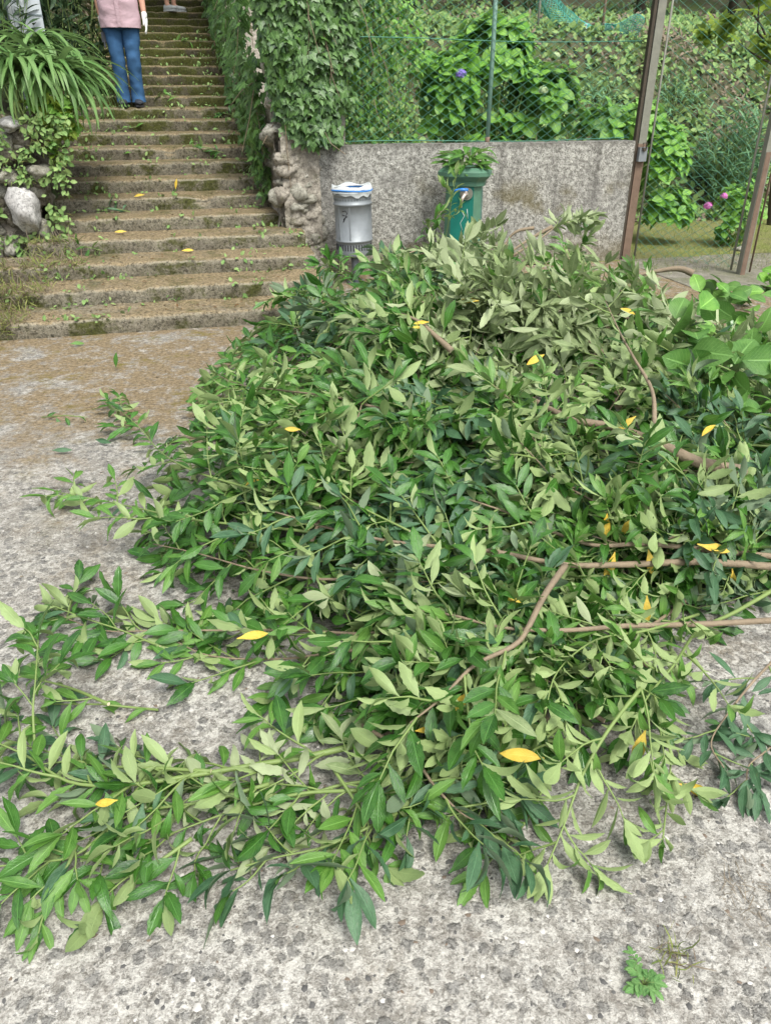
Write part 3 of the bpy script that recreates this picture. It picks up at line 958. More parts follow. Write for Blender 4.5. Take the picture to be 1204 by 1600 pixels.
mb.build('tap', [M_brass], fo)
mb = MB()
mb.tube([(.045, -.20, tz + .035), (.0, -.205, tz + .038), (-.075, -.212, tz + .03)], .010, n=8, rs=[.013, .014, .010])
mb.build('tap_lever', [M_blue], fo)
mb = MB()
for pl in ([(.0, -.146, .60), (.02, -.146, .56), (-.01, -.147, .50), (.01, -.147, .44)], [(.04, -.146, .62), (.05, -.146, .54)], [(-.01, -.148, .38), (.03, -.148, .31)], [(.02, -.148, .40), (.04, -.148, .33)]):
    mb.tube(pl, .0022, n=4)
mb.build('limescale_streaks', [M_scale], fo)

# ------------------------------------------------------------------ pale grey cabinet on the left bank
q = onv(38, 55, 10.4)
cu, cv = toS(q)
cb = empty('utility_cabinet', S(cu, cv, T(cu, cv) - .1), CA + rad(28), 'pale grey metal utility cabinet standing behind the strap-leaved plants', 'cabinet')
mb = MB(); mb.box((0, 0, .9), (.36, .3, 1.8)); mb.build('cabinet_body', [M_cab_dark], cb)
mb = MB(); mb.box((.02, -.158, .92), (.30, .012, 1.6)); mb.build('door', [M_cab], cb)
mb = MB(); mb.box((-.155, -.16, .9), (.035, .02, 1.78)); mb.build('corner_strip', [M_bag], cb)
mb = MB(); mb.box((.02, -.17, 1.02), (.29, .008, .012)); mb.build('seam', [M_cab_dark], cb)

# ------------------------------------------------------------------ people
M_pink = plain('pink_cotton', (.56, .40, .44), .9, 0, .14, 7, .5, .1)
M_denim = plain('blue_denim', (.040, .10, .20), .9, 0, .6, 5, .4, .1)
M_skin = plain('skin_tone', (.50, .28, .19), .55, 0, .1, 12)
M_glove = plain('white_glove', (.66, .66, .62), .9, 0, .12, 30, .2, .1)
M_shoe = plain('dark_shoe', (.03, .035, .045), .6, 0, .3, 20)
M_shoe2 = plain('pale_grey_shoe', (.42, .44, .43), .7, 0, .25, 30)
M_hair = plain('grey_hair', (.12, .11, .10), .7, 0, .4, 60, .4)
M_short = plain('khaki_shorts', (.20, .17, .12), .9, 0, .2, 12)
M_shirt2 = plain('green_shirt', (.08, .16, .10), .9, 0, .2, 12)
M_eye = plain('eye', (.02, .02, .02), .2)
M_lip = plain('lips', (.42, .17, .14), .5)

def ell(cx, cy, z, rx, ry, n=20, tilt=0):
    return [(cx + rx * math.cos(2 * math.pi * j / n), cy + ry * math.sin(2 * math.pi * j / n), z + tilt * math.sin(2 * math.pi * j / n)) for j in range(n)]
def person(loc, rz, label, shirt, trousers, shoe, gloves, long_legs, group=None, arm_l=((.255, -.02, 1.16), (.265, -.06, .90)), arm_r=((-.26, .0, 1.16), (-.27, -.07, .92))):
    r = empty('person', loc, rz, label, 'person')
    hip, sh = .90, 1.42
    J = {'pel': ((0, .01, .95), (.15, .115)), 'bel': ((0, -.02, 1.12), (.16, .13)), 'che': ((0, 0, 1.30), (.16, .115)), 'nb': ((0, .01, 1.46), (.07, .06)), 'neck': ((0, .0, 1.53), (.055, .055)), 'jaw': ((0, -.015, 1.60), (.062, .075)), 'hd': ((0, -.01, 1.67), (.075, .092)), 'cr': ((0, .0, 1.735), (.066, .08))}
    E = [('pel', 'bel'), ('bel', 'che'), ('che', 'nb'), ('nb', 'neck'), ('neck', 'jaw'), ('jaw', 'hd'), ('hd', 'cr')]
    for s, n, arm in ((1, 'l', arm_l), (-1, 'r', arm_r)):
        J['sh' + n] = ((s * .19, .0, 1.40), .062); J['el' + n] = (arm[0], .043); J['wr' + n] = (arm[1], .029)
        J['hi' + n] = ((s * .09, .0, .88), .095); J['kn' + n] = ((s * .082, -.015, .49), .056); J['an' + n] = ((s * .082, .02, .09), .038); J['to' + n] = ((s * .10, -.11, .035), .03)
        E += [('che', 'sh' + n), ('sh' + n, 'el' + n), ('el' + n, 'wr' + n), ('pel', 'hi' + n), ('hi' + n, 'kn' + n), ('kn' + n, 'an' + n), ('an' + n, 'to' + n)]
    if not gloves:
        for s, n, arm in ((1, 'l', arm_l), (-1, 'r', arm_r)):
            w = Vector(arm[1])
            J['pa' + n] = (w + Vector((0, -.01, -.06)), (.030, .018)); E.append(('wr' + n, 'pa' + n))
            for i in range(4):
                a, b = w + Vector((0, -.035 + .02 * i, -.105)), w + Vector((s * -.012, -.04 + .022 * i, -.165 - .012 * (i in (1, 2))))
                J['f%d' % i + n] = (a, .0085); J['g%d' % i + n] = (b, .007); E += [('pa' + n, 'f%d' % i + n), ('f%d' % i + n, 'g%d' % i + n)]
            J['t1' + n] = (w + Vector((s * -.008, -.045, -.05)), .011); J['t2' + n] = (w + Vector((s * -.01, -.06, -.09)), .009); E += [('pa' + n, 't1' + n), ('t1' + n, 't2' + n)]
    skin('body', J, E, M_skin, r, 'pel')
    mb = MB()                                # shirt: torso open at hem, sleeves
    tors = [(-.01, .80, .222, .17), (-.015, .87, .224, .178), (-.025, .95, .222, .185), (-.04, 1.06, .222, .195), (-.03, 1.18, .215, .18), (-.005, 1.30, .212, .152), (.0, 1.40, .20, .125), (.01, 1.46, .13, .09), (.008, 1.50, .07, .068)]
    tors = [tuple(p_ + (q_ - p_) * j_ / 4 for p_, q_ in zip(a_, b_)) for a_, b_ in zip(tors, tors[1:]) for j_ in range(4)] + [tors[-1]]
    mb.rings([ell(0, cy_, z_, rx_, ry_, 32) for cy_, z_, rx_, ry_ in tors], cap0=False, cap1=False)
    for i_, p_ in enumerate(mb.v):
        q_ = Vector((p_.x * 9 + p_.z * 5, p_.y * 7, p_.z * 8 + loc[0]))
        mb.v[i_] = p_ + Vector((.010, .016, 0)) * noise.noise(q_) + Vector((.004, .010, 0)) * noise.noise(q_ * 2.6)
    for s, arm in ((1, arm_l), (-1, arm_r)):
        a, b = Vector((s * .165, 0, 1.405)), Vector(arm[0])
        d = b - a
        mb.tube([a, a + d * .35, a + d * .7, a + d * .95], .075, .07, n=14, cap=False, rs=[.078, .077, .072, .070])
    mb.build('shirt', [shirt], r)
    mb = MB()                                # button placket and collar
    mb.rings([[(-.02, -.184, .805), (.02, -.184, .805), (.02, -.175, .805), (-.02, -.175, .805)], [(-.02, -.239, 1.06), (.02, -.239, 1.06), (.02, -.228, 1.06), (-.02, -.228, 1.06)], [(-.018, -.163, 1.30), (.018, -.163, 1.30), (.018, -.15, 1.30), (-.018, -.15, 1.30)], [(-.015, -.07, 1.49), (.015, -.07, 1.49), (.015, -.06, 1.49), (-.015, -.06, 1.49)]], sm=False)
    mb.rings([ell(0, .005, 1.48, .078, .076), ell(0, .002, 1.525, .068, .068), ell(0, 0, 1.49, .085, .088)], cap0=False, cap1=False)
    mb.build('placket_and_collar', [shirt], r)
    mb = MB()
    mb.rings([ell(0, -.01, 1.0, .19, .15), ell(0, 0, .92, .195, .15), ell(0, .01, .84, .19, .14), ell(0, .01, .78, .15, .10)], cap0=False)
    low = .06 if long_legs else .50
    for s in (1, -1):
        lv = [(.86, .10, .115, .095, .005), (.76, .096, .105, .10, .0), (.62, .09, .088, .10, -.01), (.48, .085, .078, .10, -.015), (.34, .084, .074, .088, .0), (.22, .084, .073, .086, .01), (.12, .085, .076, .088, .01), (.05, .086, .081, .094, .0)]
        fine_lv = []
        for i_ in range(len(lv) - 1):
            for j_ in range(5):
                fine_lv.append(tuple(p_ + (q_ - p_) * j_ / 5 for p_, q_ in zip(lv[i_], lv[i_ + 1])))
        fine_lv.append(lv[-1])
        rg = [[(x + .010 * noise.noise(Vector((x * 16, y * 16 + s * 3, z * 13))), y + .022 * noise.noise(Vector((x * 14, z * 15, s * 5 + y * 9))), z0) for x, y, z0 in ell(s * cx + .0, cy, z, rx, ry)] for z, cx, rx, ry, cy in fine_lv if z >= low - .03]
        mb.rings(rg, cap0=True, cap1=False)
    mb.build('jeans' if long_legs else 'shorts', [trousers], r)
    for s in (1, -1):
        mb = MB()
        def sh_ring(y, w, h, z0=.0):
            return [(s * .092 + s * (-.10 - y) * .12 + w * math.cos(a), y, max(z0, .045 + h * math.sin(a))) for a in [2 * math.pi * j / 14 for j in range(14)]]
        mb.rings([sh_ring(.09, .025, .04), sh_ring(.07, .042, .055), sh_ring(.01, .045, .062), sh_ring(-.06, .05, .045), sh_ring(-.13, .052, .032), sh_ring(-.175, .042, .022), sh_ring(-.195, .018, .012)])
        o = mb.build('shoe', [shoe], r)
        mb = MB(); mb.rings([[(x, y, 0.001) for x, y, _ in [(s * .092 + s * (-.10 - yy) * .12 + w * sg, yy, 0) for sg, seq in ((-1, 1), (1, -1)) for yy, w in [(.092, .03), (.0, .048), (-.10, .055), (-.18, .042)][::seq]]], [(x, y, .022) for x, y, _ in [(s * .092 + s * (-.10 - yy) * .12 + w * sg, yy, 0) for sg, seq in ((-1, 1), (1, -1)) for yy, w in [(.092, .03), (.0, .048), (-.10, .055), (-.18, .042)][::seq]]]], sm=False)
        mb.build('sole', [M_slot if shoe is M_shoe else M_bag], o)
    if gloves:
        for s, n, arm in ((1, 'l', arm_l), (-1, 'r', arm_r)):
            w = Vector(arm[1]); d = (w - Vector(arm[0])).normalized()
            G = {'cuff': (w - d * .045, .037), 'wr': (w, .034), 'pa': (w + d * .07, (.032, .024))}
            e = [('cuff', 'wr'), ('wr', 'pa')]
            fwd = Vector((0, -1, 0)) - d * d.y * -1
            for i in range(4):
                a = w + d * .115 + Vector((s * .004, -.036 + .024 * i, 0)); b = a + d * (.04) + Vector((-s * .006, -.002 + .002 * i, 0)); c = a + d * (.068 + .012 * (i in (1, 2))) + Vector((-s * .02, -.003 + .003 * i, 0))
                G['a%d' % i] = (a, .0115); G['b%d' % i] = (b, .010); G['c%d' % i] = (c, .0085); e += [('pa', 'a%d' % i), ('a%d' % i, 'b%d' % i), ('b%d' % i, 'c%d' % i)]
            G['t1'] = (w + d * .05 + Vector((-s * .01, -.045, 0)), .013); G['t2'] = (w + d * .085 + Vector((-s * .014, -.062, 0)), .0115); G['t3'] = (w + d * .11 + Vector((-s * .02, -.066, 0)), .010)
            e += [('wr', 't1'), ('t1', 't2'), ('t2', 't3')]
            skin('glove', G, e, M_glove, r, 'pa')
    mb = MB()                                # hair cap, nose, ears, eyes, mouth
    mb.rings([[(.087 * k * math.cos(a), -.005 + .102 * k * math.sin(a) + .012, z + (.02 if math.sin(a) < -.4 else -.0)) for a in [2 * math.pi * j / 20 for j in range(20)]] for k, z in ((.99, 1.665), (1.0, 1.70), (.93, 1.745), (.7, 1.785), (.3, 1.80))], cap0=False)
    mb.build('hair', [M_hair], r)
    mb = MB(); mb.rings([[(-.012, -.098, 1.675), (.012, -.098, 1.675), (0, -.085, 1.68)], [(-.018, -.105, 1.635), (.018, -.105, 1.635), (0, -.128, 1.638)], [(-.014, -.095, 1.625), (.014, -.095, 1.625), (0, -.11, 1.625)]])
    mb.build('nose', [M_skin], r)
    for s in (1, -1):
        mb = MB(); mb.rings([ell(s * .08, .005, 1.62, .010, .016, 10), ell(s * .088, .008, 1.65, .012, .022, 10), ell(s * .086, .008, 1.68, .010, .018, 10)]); mb.build('ear', [M_skin], r)
        mb = MB(); mb.lathe([(.001, -.009), (.008, -.004), (.010, 0), (.008, .004), (.001, .009)], 10, (s * .031, -.096, 1.675)); mb.build('eye', [M_eye], r)
    mb = MB(); mb.tube([(-.024, -.092, 1.597), (0, -.099, 1.594), (.024, -.092, 1.597)], .006, n=6); mb.build('mouth', [M_lip], r)
    return r
pz = 12 * RISE + .004
pp = onv(206, 160, 10.86); pp.z = pz
man = person(pp, rad(12), 'person in pink shirt and blue jeans wearing white work gloves on the steps', M_pink, M_denim, M_shoe, True, True, arm_l=((.262, -.01, 1.17), (.275, -.06, .93)), arm_r=((-.235, .09, 1.17), (-.215, .07, .90)))
# the dark tool in the man's right hand
hnd = man.matrix_basis @ Vector((-.215, .04, .80))
tl = empty('hand_tool', hnd, rad(20), 'small dark hand tool held in the gloved hand beside the jeans', 'tool')
mb = MB(); mb.tube([(0, .02, .07), (0, -.01, .0), (.0, -.03, -.05)], .013, n=8); mb.build('handle', [M_shoe], tl)
mb = MB(); mb.box((0, -.045, -.09), (.05, .06, .10)); mb.box((.0, -.06, -.155), (.02, .05, .07), taper=.6); mb.build('tool_head', [M_shoe], tl)
k2 = 23
p2 = onv(268, 10, V0 + (k2 - 1) * RUN + .12); p2.z = k2 * RISE + .003
person(p2, rad(62), 'person higher up the stairs, only grey shoes and bare ankles showing', M_shirt2, M_short, M_shoe2, False, False)

# ------------------------------------------------------------------ plants
def stems(root, base, tips, mat, r=.006, name='stem'):
    inv = root.matrix_basis.inverted()
    for t in tips:
        mb = MB()
        a, b = Vector(base) + Vector((R.gauss(0, .05), R.gauss(0, .05), 0)), Vector(t)
        mid = a.lerp(b, .5) + Vector((0, 0, .12 * (b - a).length)) + rvec(.03)
        mb.tube([inv @ a, inv @ mid, inv @ b], r, r * .5, n=5, cap=False)
        mb.build(name, [mat], root)
def bush(name, label, cat, base, blobs, ntips, lvs, size, per=6, group=None, single=300, mat=None, spread=.5, droop=.25, alt=None, stem_every=3):
    root = empty(name, base, 0, label, cat, group)
    items, tips = [], []
    tot = sum(b[1].x * b[1].y * b[1].z for b in blobs) if False else None
    wts = [b[1].x * b[1].z for b in blobs]
    for i in range(ntips):
        c, e = R.choices(blobs, wts)[0]
        d = rvec()
        d.z = abs(d.z) * .9 if R.random() < .7 else d.z
        d.normalize()
        s = R.uniform(.55, 1) ** .5
        p = c + Vector((d.x * e.x, d.y * e.y, d.z * e.z)) * s
        ax = (Vector((d.x, d.y, d.z * .6 + .75)) + rvec(.25)).normalized()
        if i % stem_every == 0:
            tips.append(p)
        u = ax.orthogonal().normalized()
        ph = R.uniform(0, 6.3)
        n = max(2, per + R.randint(-1, 1))
        for j in range(n):
            a = ph + j * 2.4
            out = Matrix.Rotation(a, 3, ax) @ u
            f = j / n
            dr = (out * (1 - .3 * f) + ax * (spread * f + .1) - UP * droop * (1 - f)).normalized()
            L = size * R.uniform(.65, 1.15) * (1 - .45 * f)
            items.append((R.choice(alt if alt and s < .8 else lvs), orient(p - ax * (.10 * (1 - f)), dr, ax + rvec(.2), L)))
    stems(root, base, tips, mat or M_green_stem)
    foliage(root, items, single)
    return root, items
def vec(*a): return Vector(a)

# hydrangeas behind the wall
c1 = onv(770, 135, 8.75); c1b = onv(850, 165, 8.65); c1c = onv(700, 170, 8.7)
root, _ = bush('hydrangea_bush', 'big bright hydrangea bush behind the fence, rising right of its pale post', 'bush', vec(c1.x, c1.y, 0),
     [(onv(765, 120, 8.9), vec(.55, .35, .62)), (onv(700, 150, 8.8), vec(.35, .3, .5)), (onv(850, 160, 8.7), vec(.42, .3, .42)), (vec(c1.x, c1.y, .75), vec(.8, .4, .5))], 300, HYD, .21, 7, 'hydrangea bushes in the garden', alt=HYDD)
for q, colr in (((720, 116), (.22, .18, .55)), ((845, 66), (.1, .25, .08))):
    pass
M_fl = plain('hydrangea_flower', (.55, .16, .42), .8, 0, .35, 40)
M_fl2 = plain('violet_flower', (.26, .20, .58), .8, 0, .35, 40)
M_fl3 = plain('greenish_flower', (.42, .52, .28), .8, 0, .25, 40)
def flower(root, p, r, mat, label=None):
    inv = root.matrix_basis.inverted()
    mb = MB()
    for i in range(46):
        d = rvec().normalized()
        d.z = d.z if d.z > -.3 else -d.z
        c = Vector(p) + d * r * R.uniform(.85, 1.0)
        u = d.orthogonal().normalized(); w = d.cross(u)
        s = r * .30
        b = len(mb.v)
        a0 = R.uniform(0, 1.5)
        for j in range(8):
            a = a0 + j * math.pi / 4
            rr = s * (1.0 if j % 2 == 0 else .55)
            mb.v.append(inv @ (c + (u * math.cos(a) + w * math.sin(a)) * rr + d * .15 * s * (j % 2 == 0)))
        mb.face([b + j for j in range(8)])
    mb.lathe([(.001, -.6 * r), (.5 * r, -.4 * r), (.7 * r, 0), (.5 * r, .5 * r), (.001, .7 * r)], 10, inv @ Vector(p))
    o = mb.build('flower_head', [mat], root)
    if label: o['label'] = label
flower(root, onv(720, 117, 8.45), .055, M_fl2, 'small violet flower head')
flower(root, onv(848, 142, 8.35), .05, M_fl3); flower(root, onv(868, 88, 8.6), .045, M_fl3)
root, _ = bush('hydrangea_bush', 'hydrangea bush spilling over the lawn right behind the rusty gate post', 'bush', S(4.6, 8.7, 0),
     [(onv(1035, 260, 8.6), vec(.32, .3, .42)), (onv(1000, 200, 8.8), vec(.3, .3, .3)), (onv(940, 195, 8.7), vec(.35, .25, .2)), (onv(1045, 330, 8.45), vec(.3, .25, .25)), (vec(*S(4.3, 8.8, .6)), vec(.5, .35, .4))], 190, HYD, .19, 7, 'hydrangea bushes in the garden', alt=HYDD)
q = onz(1140, 385, 0)
root, _ = bush('hydrangea_bush', 'small round hydrangea with pink flowers standing alone on the lawn', 'bush', q,
     [(q + vec(.02, 0, .42), vec(.30, .28, .30)), (q + vec(-.05, 0, .25), vec(.26, .25, .2))], 60, HYD, .12, 6, 'hydrangea bushes in the garden', alt=HYDD)
u_, v_ = toS(q)
flower(root, onv(1105, 323, v_ - .22), .05, M_fl, 'pink flower head'); flower(root, onv(1130, 307, v_ - .2), .04, M_fl, 'pink flower head')
o = stone(None, q + vec(-.02, -.30, .02), .06, M_stone, 'garden_stone')
tag(o, 'grey stone lying on the lawn below the pink-flowered hydrangea', 'stone')

# oleander-like shrub on the bank, bright young tree, dark hedge
q = onv(1140, 245, 10.4)
def whip(name, label, cat, base, blob, n, lvs, size, group=None, single=250):
    root = empty(name, base, 0, label, cat, group)
    items, tips = [], []
    for i in range(n):
        d = rvec().normalized(); d.z = abs(d.z)
        t = blob[0] + Vector((d.x * blob[1].x, d.y * blob[1].y, (d.z * 1.6 - .6) * blob[1].z))
        tips.append(t)
        ax = (t - Vector(base)).normalized()
        for j in range(12):
            p = Vector(base).lerp(t, .45 + .55 * j / 12) + rvec(.02)
            a = Matrix.Rotation(j * 2.4, 3, ax) @ ax.orthogonal().normalized()
            items.append((R.choice(lvs), orient(p, a * .8 + ax * .7, UP + rvec(.4), size * R.uniform(.7, 1.2))))
    stems(root, base, tips, M_green_stem)
    foliage(root, items, single)
    return root
uq, vq = toS(q)
whip('oleander_shrub', 'blue green narrow-leaved shrub on the bank above the lawn', 'shrub', vec(q.x, q.y, T(uq, vq)), (q + vec(0, 0, .1), vec(.55, .4, .62)), 80, OLE, .18)
for px, py, lab in ((930, 150, 'low grey green shrub on the dry bank behind the second hydrangea'), (1060, 150, 'loose narrow-leaved shrub on the bank between the two gate posts')):
    q = onv(px, py, 11.6); uq, vq = toS(q)
    whip('bank_shrub', lab, 'shrub', vec(q.x, q.y, T(uq, vq) - .05), (q, vec(.5, .4, .4)), 26, OLE, .13, single=120)

def tree(name, label, base, height, crown, lvs, n, size, lean=(0, 0), r=.09, group=None, bark=None, single=0, limbs=7):
    root = empty(name, base, 0, label, 'tree', group)
    top = vec(lean[0], lean[1], height)
    mb = MB()
    pts = [vec(0, 0, -.2), top * .3 + vec(R.gauss(0, .04), R.gauss(0, .04), 0), top * .65 + vec(R.gauss(0, .06), R.gauss(0, .06), 0), top]
    mb.tube(pts, r, r * .5, n=9)
    mb.build('trunk', [bark or M_bark2], root)
    items = []
    mb = MB()
    ends = []
    for i in range(limbs):
        c, e = R.choice(crown)
        d = rvec().normalized()
        t = c + Vector((d.x * e.x, d.y * e.y, d.z * e.z)) * .75
        a = pts[2].lerp(pts[3], R.random())
        mb.tube([a, a.lerp(t, .5) + rvec(.1), t], r * .4, r * .12, n=6)
        ends.append(t)
    mb.build('limb', [bark or M_bark2], root)
    off = root.matrix_basis.translation
    clumps = []
    for i in range(max(10, n // 30)):
        c, e = R.choice(crown)
        d = rvec().normalized() * R.uniform(.45, 1) ** .5
        clumps.append((c + Vector((d.x * e.x, d.y * e.y, d.z * e.z)), R.uniform(.16, .34) * max(e.x, e.z) * .8))
    for i in range(n):
        c, s = R.choice(clumps)
        p = off + c + rvec(s * .6)
        dr = rvec(.6) + vec(0, 0, -.35)
        items.append((R.choice(lvs), orient(p, dr, UP + rvec(.5), size * R.uniform(.7, 1.3))))
    foliage(root, items, single)
    return root
# the young tree with bright lobed leaves hanging into the top right
b = S(7.6, 9.4, 0)
tree('lobed_leaf_tree', 'young tree with bright yellow green lobed leaves at the top right', b, 2.2,
     [(onv(1150, 40, 9.2) - b + vec(.15, 0, 0), vec(.5, .4, .45)), (onv(1195, 100, 9.2) - b + vec(.15, 0, 0), vec(.4, .35, .3)), (vec(.2, 0, 2.9), vec(1, .9, .6))], MAP, 420, .15, (-.3, 0), .045, single=220)
# trees up the slope and around the stairs; crowns over the stairs shade them
def at_(u, v, dz=0): return S(u, v, T(u, v) + dz)
specs = [(-2.35, 11.9, 'dark tree with a leaning trunk behind the strap-leaved plants', (-.5, .3), .07, [(vec(-.3, .3, 3.4), vec(1.6, 1.4, 1.0)), (vec(.3, 0, 2.9), vec(.9, .9, .6))], 3.9),
         (-3.7, 10.6, 'dark tree whose trunk leans at the top left corner', (-.3, .2), .09, [(vec(0, .3, 3.6), vec(1.8, 1.4, 1.1))], 4.0),
         (-2.6, 14.5, 'dense dark tree beside the upper stairs', (.2, 0), .10, [(vec(.4, 0, 3.6), vec(1.9, 1.6, 1.2))], 4.0),
         (1.75, 13.8, 'dark tree above the right side of the upper stairs', (-.2, 0), .10, [(vec(-.5, 0, 3.5), vec(1.9, 1.6, 1.1))], 4.0),
         (-1.9, 18.5, 'dark tree at the head of the stairs', (.2, 0), .11, [(vec(.6, 0, 3.2), vec(2.2, 1.6, 1.4))], 4.0)]
for u, v, lab, lean, r, cr, h in specs:
    tree('broadleaf_tree', lab, at_(u, v), h, cr, SHD, 5000 if v > 13 else 3000, .17, lean, r, 'trees beside the stairs')
for u, v, lab in ((4.2, 16.5, 'dark leafy tree on the upper slope left of the teal netting'), (6.6, 17.2, 'dark leafy tree on the upper slope behind the teal netting'), (9.2, 16.6, 'dark leafy tree on the upper slope behind the gate'), (11.8, 17.4, 'dark leafy tree on the upper slope at the far right'), (2.4, 17.8, 'dark leafy tree high up between stairs and wire fence'), (-5.6, 15, 'dark leafy tree far left behind the cabinet')):
    tree('slope_tree', lab, at_(u, v), 2.6, [(vec(0, 0, 2.5), vec(1.5, 1.0, 1.3)), (vec(.3, -.3, 1.2), vec(1.3, .8, 1.0))], SHD, 1700, .17, (0, 0), .1, 'trees on the upper slope')
# dark leaved shrubs to the left of the man
for px, py, v, lab in ((120, 40, 11.3, 'dark long-leaved shrub left of the person in pink'), (92, 62, 11.0, 'dark twiggy shrub right of the pale cabinet'), (8, 40, 10.2, 'dark shrub at the left edge beside the cabinet')):
    q = onv(px, py, v); uq, vq = toS(q)
    OS = [blade(L_shade_mat, .2, .5, .1, 0, 0, 4, 3, .05, .9, .8, 'long_leaf_shape', i) for i in range(2)]
    whip('dark_shrub', lab, 'shrub', vec(q.x, q.y, T(uq, vq) - .05), (q + vec(0, 0, .1), vec(.34, .3, .6)), 40, OS, .19, 'dark shrubs on the left bank', single=200)

# ivy on the pillar, on the fence and along the rubble wall
def ivy(label, fn, n, size, base, single=300, lvs=None, extra=None):
    root = empty('ivy', base, 0, label, 'ivy')
    items = []
    pts = []
    for i in range(n):
        p, nr = fn()
        pts.append(p)
        d = Vector((R.gauss(0, .6), R.gauss(0, .25), -.8)) + nr * .15
        items.append((R.choice(lvs or IVL), orient(p, d, nr + rvec(.35) + UP * .25, size * R.uniform(.6, 1.25))))
    if extra: items += extra
    inv = root.matrix_basis.inverted()
    for i in range(26):
        mb = MB()
        p = R.choice(pts); q = p + Vector((R.gauss(0, .12), 0, -R.uniform(.2, .6)))
        mb.tube([inv @ p, inv @ (p.lerp(q, .5) + rvec(.03)), inv @ q], .004, .003, n=4, cap=False)
        mb.build('stem', [M_bark], root)
    foliage(root, items, single)
    return root
nS = S(0, -1, 0)
def f1():
    while True:
        x, y = R.uniform(392, 575), R.uniform(-60, 232)
        lo = 395 + .18 * y if y < 130 else 418 + .3 * (y - 130)
        hi = 562 - .12 * max(0, y) + 18 * noise.noise(Vector((y * .03, 1, 2)))
        hi = 535 if y > 170 else hi
        if lo < x < hi and y < 224 + 14 * noise.noise(Vector((x * .05, 0, 0))):
            b = .18 * math.sin(math.pi * min(1, max(0, (x - lo) / (hi - lo)))) + .07 * noise.noise(Vector((x * .02, y * .02, 5)))
            p = onv(x, y, 7.72 - b - R.uniform(0, .12))
            return p, (nS + Vector(((x - 480) * .004, 0, .2)))
ivy('dense glossy ivy hanging over the pillar left of the wire fence', f1, 2600, .074, S(1.15, 7.7, 1.15))
def f2():
    v = 7.9 + 8.5 * R.random() ** 1.2
    z = zc(v) + R.uniform(.1, 2.0 if v > 8.6 else 1.3)
    return S(.78 - R.uniform(.0, .16) + .05 * fbm(v, z, 2), v, z), S(-1, -.4, .1)
ivy('darker ivy trailing down the rubble wall along the stairs', f2, 2600, .085, S(.85, 9.5, .9))
def f3():
    x, y = R.gauss(575, 34), R.uniform(-40, 222)
    return onv(x, y, 7.86 + R.uniform(0, .25)), nS + rvec(.3)
CRE = [blade(m_, .5, .4, .1, 0, 0, 3, 3, .05, .9, .7, 'creeper_leaf_shape', i) for i, m_ in enumerate((L_ivy_mat, L_hyd_dark_mat, L_hyd_mat))] + [COV[0]]
ivy('fine-leaved creeper climbing the wire fence right of the ivy', f3, 2400, .055, S(1.7, 7.9, 1.1), 200, CRE)
# shrub filling the space behind the creeper
q = onv(600, 110, 8.7)
bush('garden_shrub', 'dense green shrub behind the fence between creeper and hydrangea', 'shrub', vec(q.x, q.y, 0), [(q, vec(.5, .35, .75)), (onv(530, 100, 9.0), vec(.5, .3, .8)), (vec(q.x, q.y, .7), vec(.6, .4, .6))], 330, HYD, .12, 6, single=150)

# ground cover on the bank: ivy, dry stalks
it = []
for i in range(24000):
    u = R.uniform(1.2, 12); v = 10.0 + 7.5 * R.random() ** 1.5
    z = T(u, v)
    dead = fbm(u, v, .8, 3) + R.gauss(0, .14) > .30
    lv = R.choice(DED if dead else COV)
    it.append((lv, orient(S(u, v, z + R.uniform(0, .10)), rvec(.7) + vec(0, -.3, .1), S(0, -.8, .8) + rvec(.4), R.uniform(.06, .15))))
o = join('bank_vegetation', it); tag(o, 'ivy and dry weeds covering the steep bank behind the garden', 'ground cover')
it = []
for i in range(3800):
    u = -1.2 - 3.4 * R.random() ** 1.2; v = R.uniform(7.6, 16)
    it.append((R.choice(COV + DED), orient(S(u, v, T(u, v) + R.uniform(0, .06)), rvec(.7) + vec(.3, -.3, .1), UP + rvec(.4), R.uniform(.05, .12))))
o = join('weeds', it); tag(o, 'low weeds and litter covering the left bank', 'weeds')
it = []
for i in range(12000):
    u, v = R.uniform(4.5, 8.5), R.uniform(6.9, 10.4)
    it.append((R.choice(GRS if R.random() < .75 else DRY), orient(S(u, v, .0), rvec(.45) + UP * .9, rvec(), R.uniform(.025, .06))))
o = join('lawn_grass', it); tag(o, 'short yellowish grass of the lawn beyond the gate', 'grass')
it = []
for i in range(5200):
    x, y = R.uniform(-80, 150), R.uniform(375, 525)
    edge = (120 if y < 430 else 95 - .75 * (y - 430)) + 25 * noise.noise(Vector((x * .03, y * .05, 2)))
    if x > edge or (y < 410 and x < 45): continue
    p = stair_pt(x, y)
    it.append((R.choice(GRS if R.random() < .55 else DRY), orient(p, rvec(.6) + UP * .6, rvec(), R.uniform(.05, .12))))
o = join('rough_grass', it); tag(o, 'rough dry grass growing over the left ends of the lowest steps', 'grass')
it = []
for i in range(1500):
    x, y = R.uniform(-20, 110), R.uniform(180, 400)
    if abs(x - 37) < 36 and abs(y - 328) < 40: continue
    if noise.noise(Vector((x * .03, y * .03, 8))) < -.12: continue
    it.append((R.choice(COV + GRS[:1]), orient(onv(x, y, 7.44), rvec(.6) + vec(.1, -.4, -.2), vec(0, -.8, .6) + rvec(.4), R.uniform(.03, .08))))
o = join('wall_weeds', it); tag(o, 'small weeds and moss tufts between the stones of the left wall', 'weeds')

